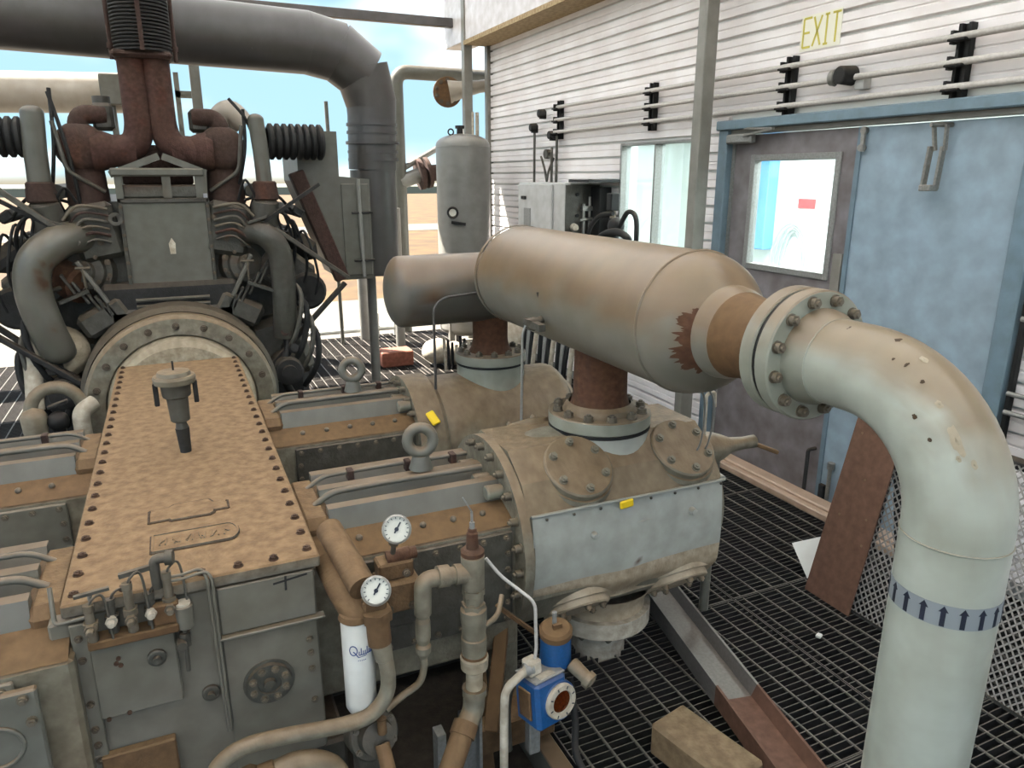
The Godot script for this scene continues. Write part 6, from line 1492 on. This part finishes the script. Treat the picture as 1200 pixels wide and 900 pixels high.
# ------------------------------------------------------------------ loose things on the deck
func build_deck_things() -> void:
	# steel channel lying on its back, rusty near end
	var c := thing("steel_channel", "grey steel channel lying on the grating with a rusty near end", "channel", Vector3(1.85, 0.0, -2.1))
	var a := Vector3(1.96, 0.03, -2.70)
	var b := Vector3(1.772, 0.03, -1.82)
	var d := (b - a).normalized()
	var s := d.cross(UP).normalized()
	var sec := [Vector2(-0.085, 0.0), Vector2(0.085, 0.0), Vector2(0.085, 0.085), Vector2(0.075, 0.085), Vector2(0.075, 0.012), Vector2(-0.070, 0.012), Vector2(-0.090, 0.06), Vector2(-0.100, 0.06)]
	part(c, "channel", mb().prism(sec, Transform3D(Basis(s, UP, s.cross(UP)), b - UP * 0.028), a.distance_to(b)), "channel")
	var e := b + d * 0.56
	part(c, "rusty_end", mb().prism(sec, Transform3D(Basis(s, UP, s.cross(UP)), e - UP * 0.028), 0.56), "corten", "rust-brown end of the channel")
	# tan timber block at the front
	solo("timber_block", mb().obox(Vector3(1.43, 0.075, -1.58), Vector3(0.17, 0.13, 0.34), Basis(UP, 0.22), 0.012), "woodtan", "dusty tan timber block on the grating at the front", "timber", Vector3(1.43, 0.0, -1.58))
	# stand, leaning rusty plate and the expanded metal sheet behind it
	var k := thing("low_trestle", "low dark steel trestle behind the leaning plate and mesh", "trestle", Vector3(2.98, 0.0, -1.8))
	part(k, "rail", mb().cyl(Vector3(2.935, 0.86, -2.28), Vector3(2.935, 0.86, -1.15), 0.025, -1, 12), "dark")
	for z in [-2.16, -1.2]:
		part(k, "leg", mb().bar(Vector3(2.935, 0.86, z), Vector3(3.12, 0.0, z), 0.04, 0.04), "dark")
		part(k, "leg", mb().bar(Vector3(2.935, 0.86, z), Vector3(2.80, 0.0, z), 0.04, 0.04), "dark")
	var r := thing("rusty_plate", "long rust-brown steel plate leaning in front of the blue door", "plate", Vector3(2.66, 0.0, -2.2))
	var p0 := Vector3(2.64, 0.0, -2.31)
	var u := Vector3(0, 0, 1)
	var w := Vector3(0.215, 0.88, 0.02).normalized()
	var L := 0.92
	part(r, "sheet", mb().prism([Vector2(0, 0), Vector2(0.26, 0), Vector2(0.245, L - 0.10), Vector2(0.16, L - 0.015), Vector2(0.0, L)], Transform3D(Basis(u, w, u.cross(w)).orthonormalized(), p0), 0.008), "corten")
	for q in [[0.03, L - 0.03], [0.03, L - 0.10], [0.19, 0.45], [0.05, 0.42], [0.21, 0.33], [0.12, 0.62]]: part(r, "bolt_hole_rim", mb().ring(p0 + u * q[0] + w * q[1] - u.cross(w) * 0.001, u.cross(w), 0.002, 0.006, 0.010, 10), "woodtan")
	var m := thing("expanded_metal", "diamond mesh metal sheet leaning beside and behind the rusty plate", "mesh", Vector3(2.8, 0.0, -1.6))
	var o := Vector3(2.69, 0.0, -2.14)
	var mw := Vector3(0.215, 0.86, 0.0).normalized()
	var st := mb()
	var nu := 31
	var nv := 46
	var du := 0.031
	var dv := 0.0195
	var mn := u.cross(mw).normalized()
	for i in nu:
		for j in nv:
			var c0 := o + u * (i + (0.5 if j % 2 else 0.0)) * du + mw * j * dv
			for sg in [-0.5, 0.5]: st.bar(c0, c0 + u * sg * du + mw * dv, 0.0062, 0.003, mn)
	part(m, "diamond_mesh", st, "mesh", "", "stuff")
	part(m, "bottom_edge", mb().bar(o - u * 0.02, o + u * nu * du, 0.014, 0.014, mn), "dark")
	part(m, "top_edge", mb().bar(o + mw * nv * dv, o + mw * nv * dv + u * nu * du, 0.010, 0.010, mn), "dark")
	solo("tan_mat", mb().obox(Vector3(3.12, 0.028, -0.95), Vector3(0.5, 0.05, 0.9), Basis.IDENTITY, 0.01), "woodtan", "tan woven mat lying behind the mesh right of the riser pipe", "mat", Vector3(3.12, 0.0, -0.95))
	# white board scrap: a leaning three-cornered sheet
	var A := Vector3(2.74, 0.125, -2.52)
	var B := Vector3(2.90, 0.20, -2.40)
	var C := Vector3(2.715, 0.003, -2.375)
	var wx := (B - A).normalized()
	var wn := wx.cross(C - A).normalized()
	var wy := wn.cross(wx)
	solo("white_board", mb().prism([Vector2(0, 0), Vector2((B - A).length(), 0), Vector2((C - A).dot(wx), (C - A).dot(wy))], Transform3D(Basis(wx, wy, wn), A), 0.006), "white", "white three-cornered board scrap leaning by the left foot of the rusty plate", "board", Vector3(2.72, 0, -2.4))
	solo("paper_scrap", mb().obox(Vector3(2.39, 0.008, -1.99), Vector3(0.03, 0.012, 0.022), Basis(UP, 0.4), 0.003), "white", "tiny white scrap alone on the grating", "scrap", Vector3(2.39, 0, -1.99))
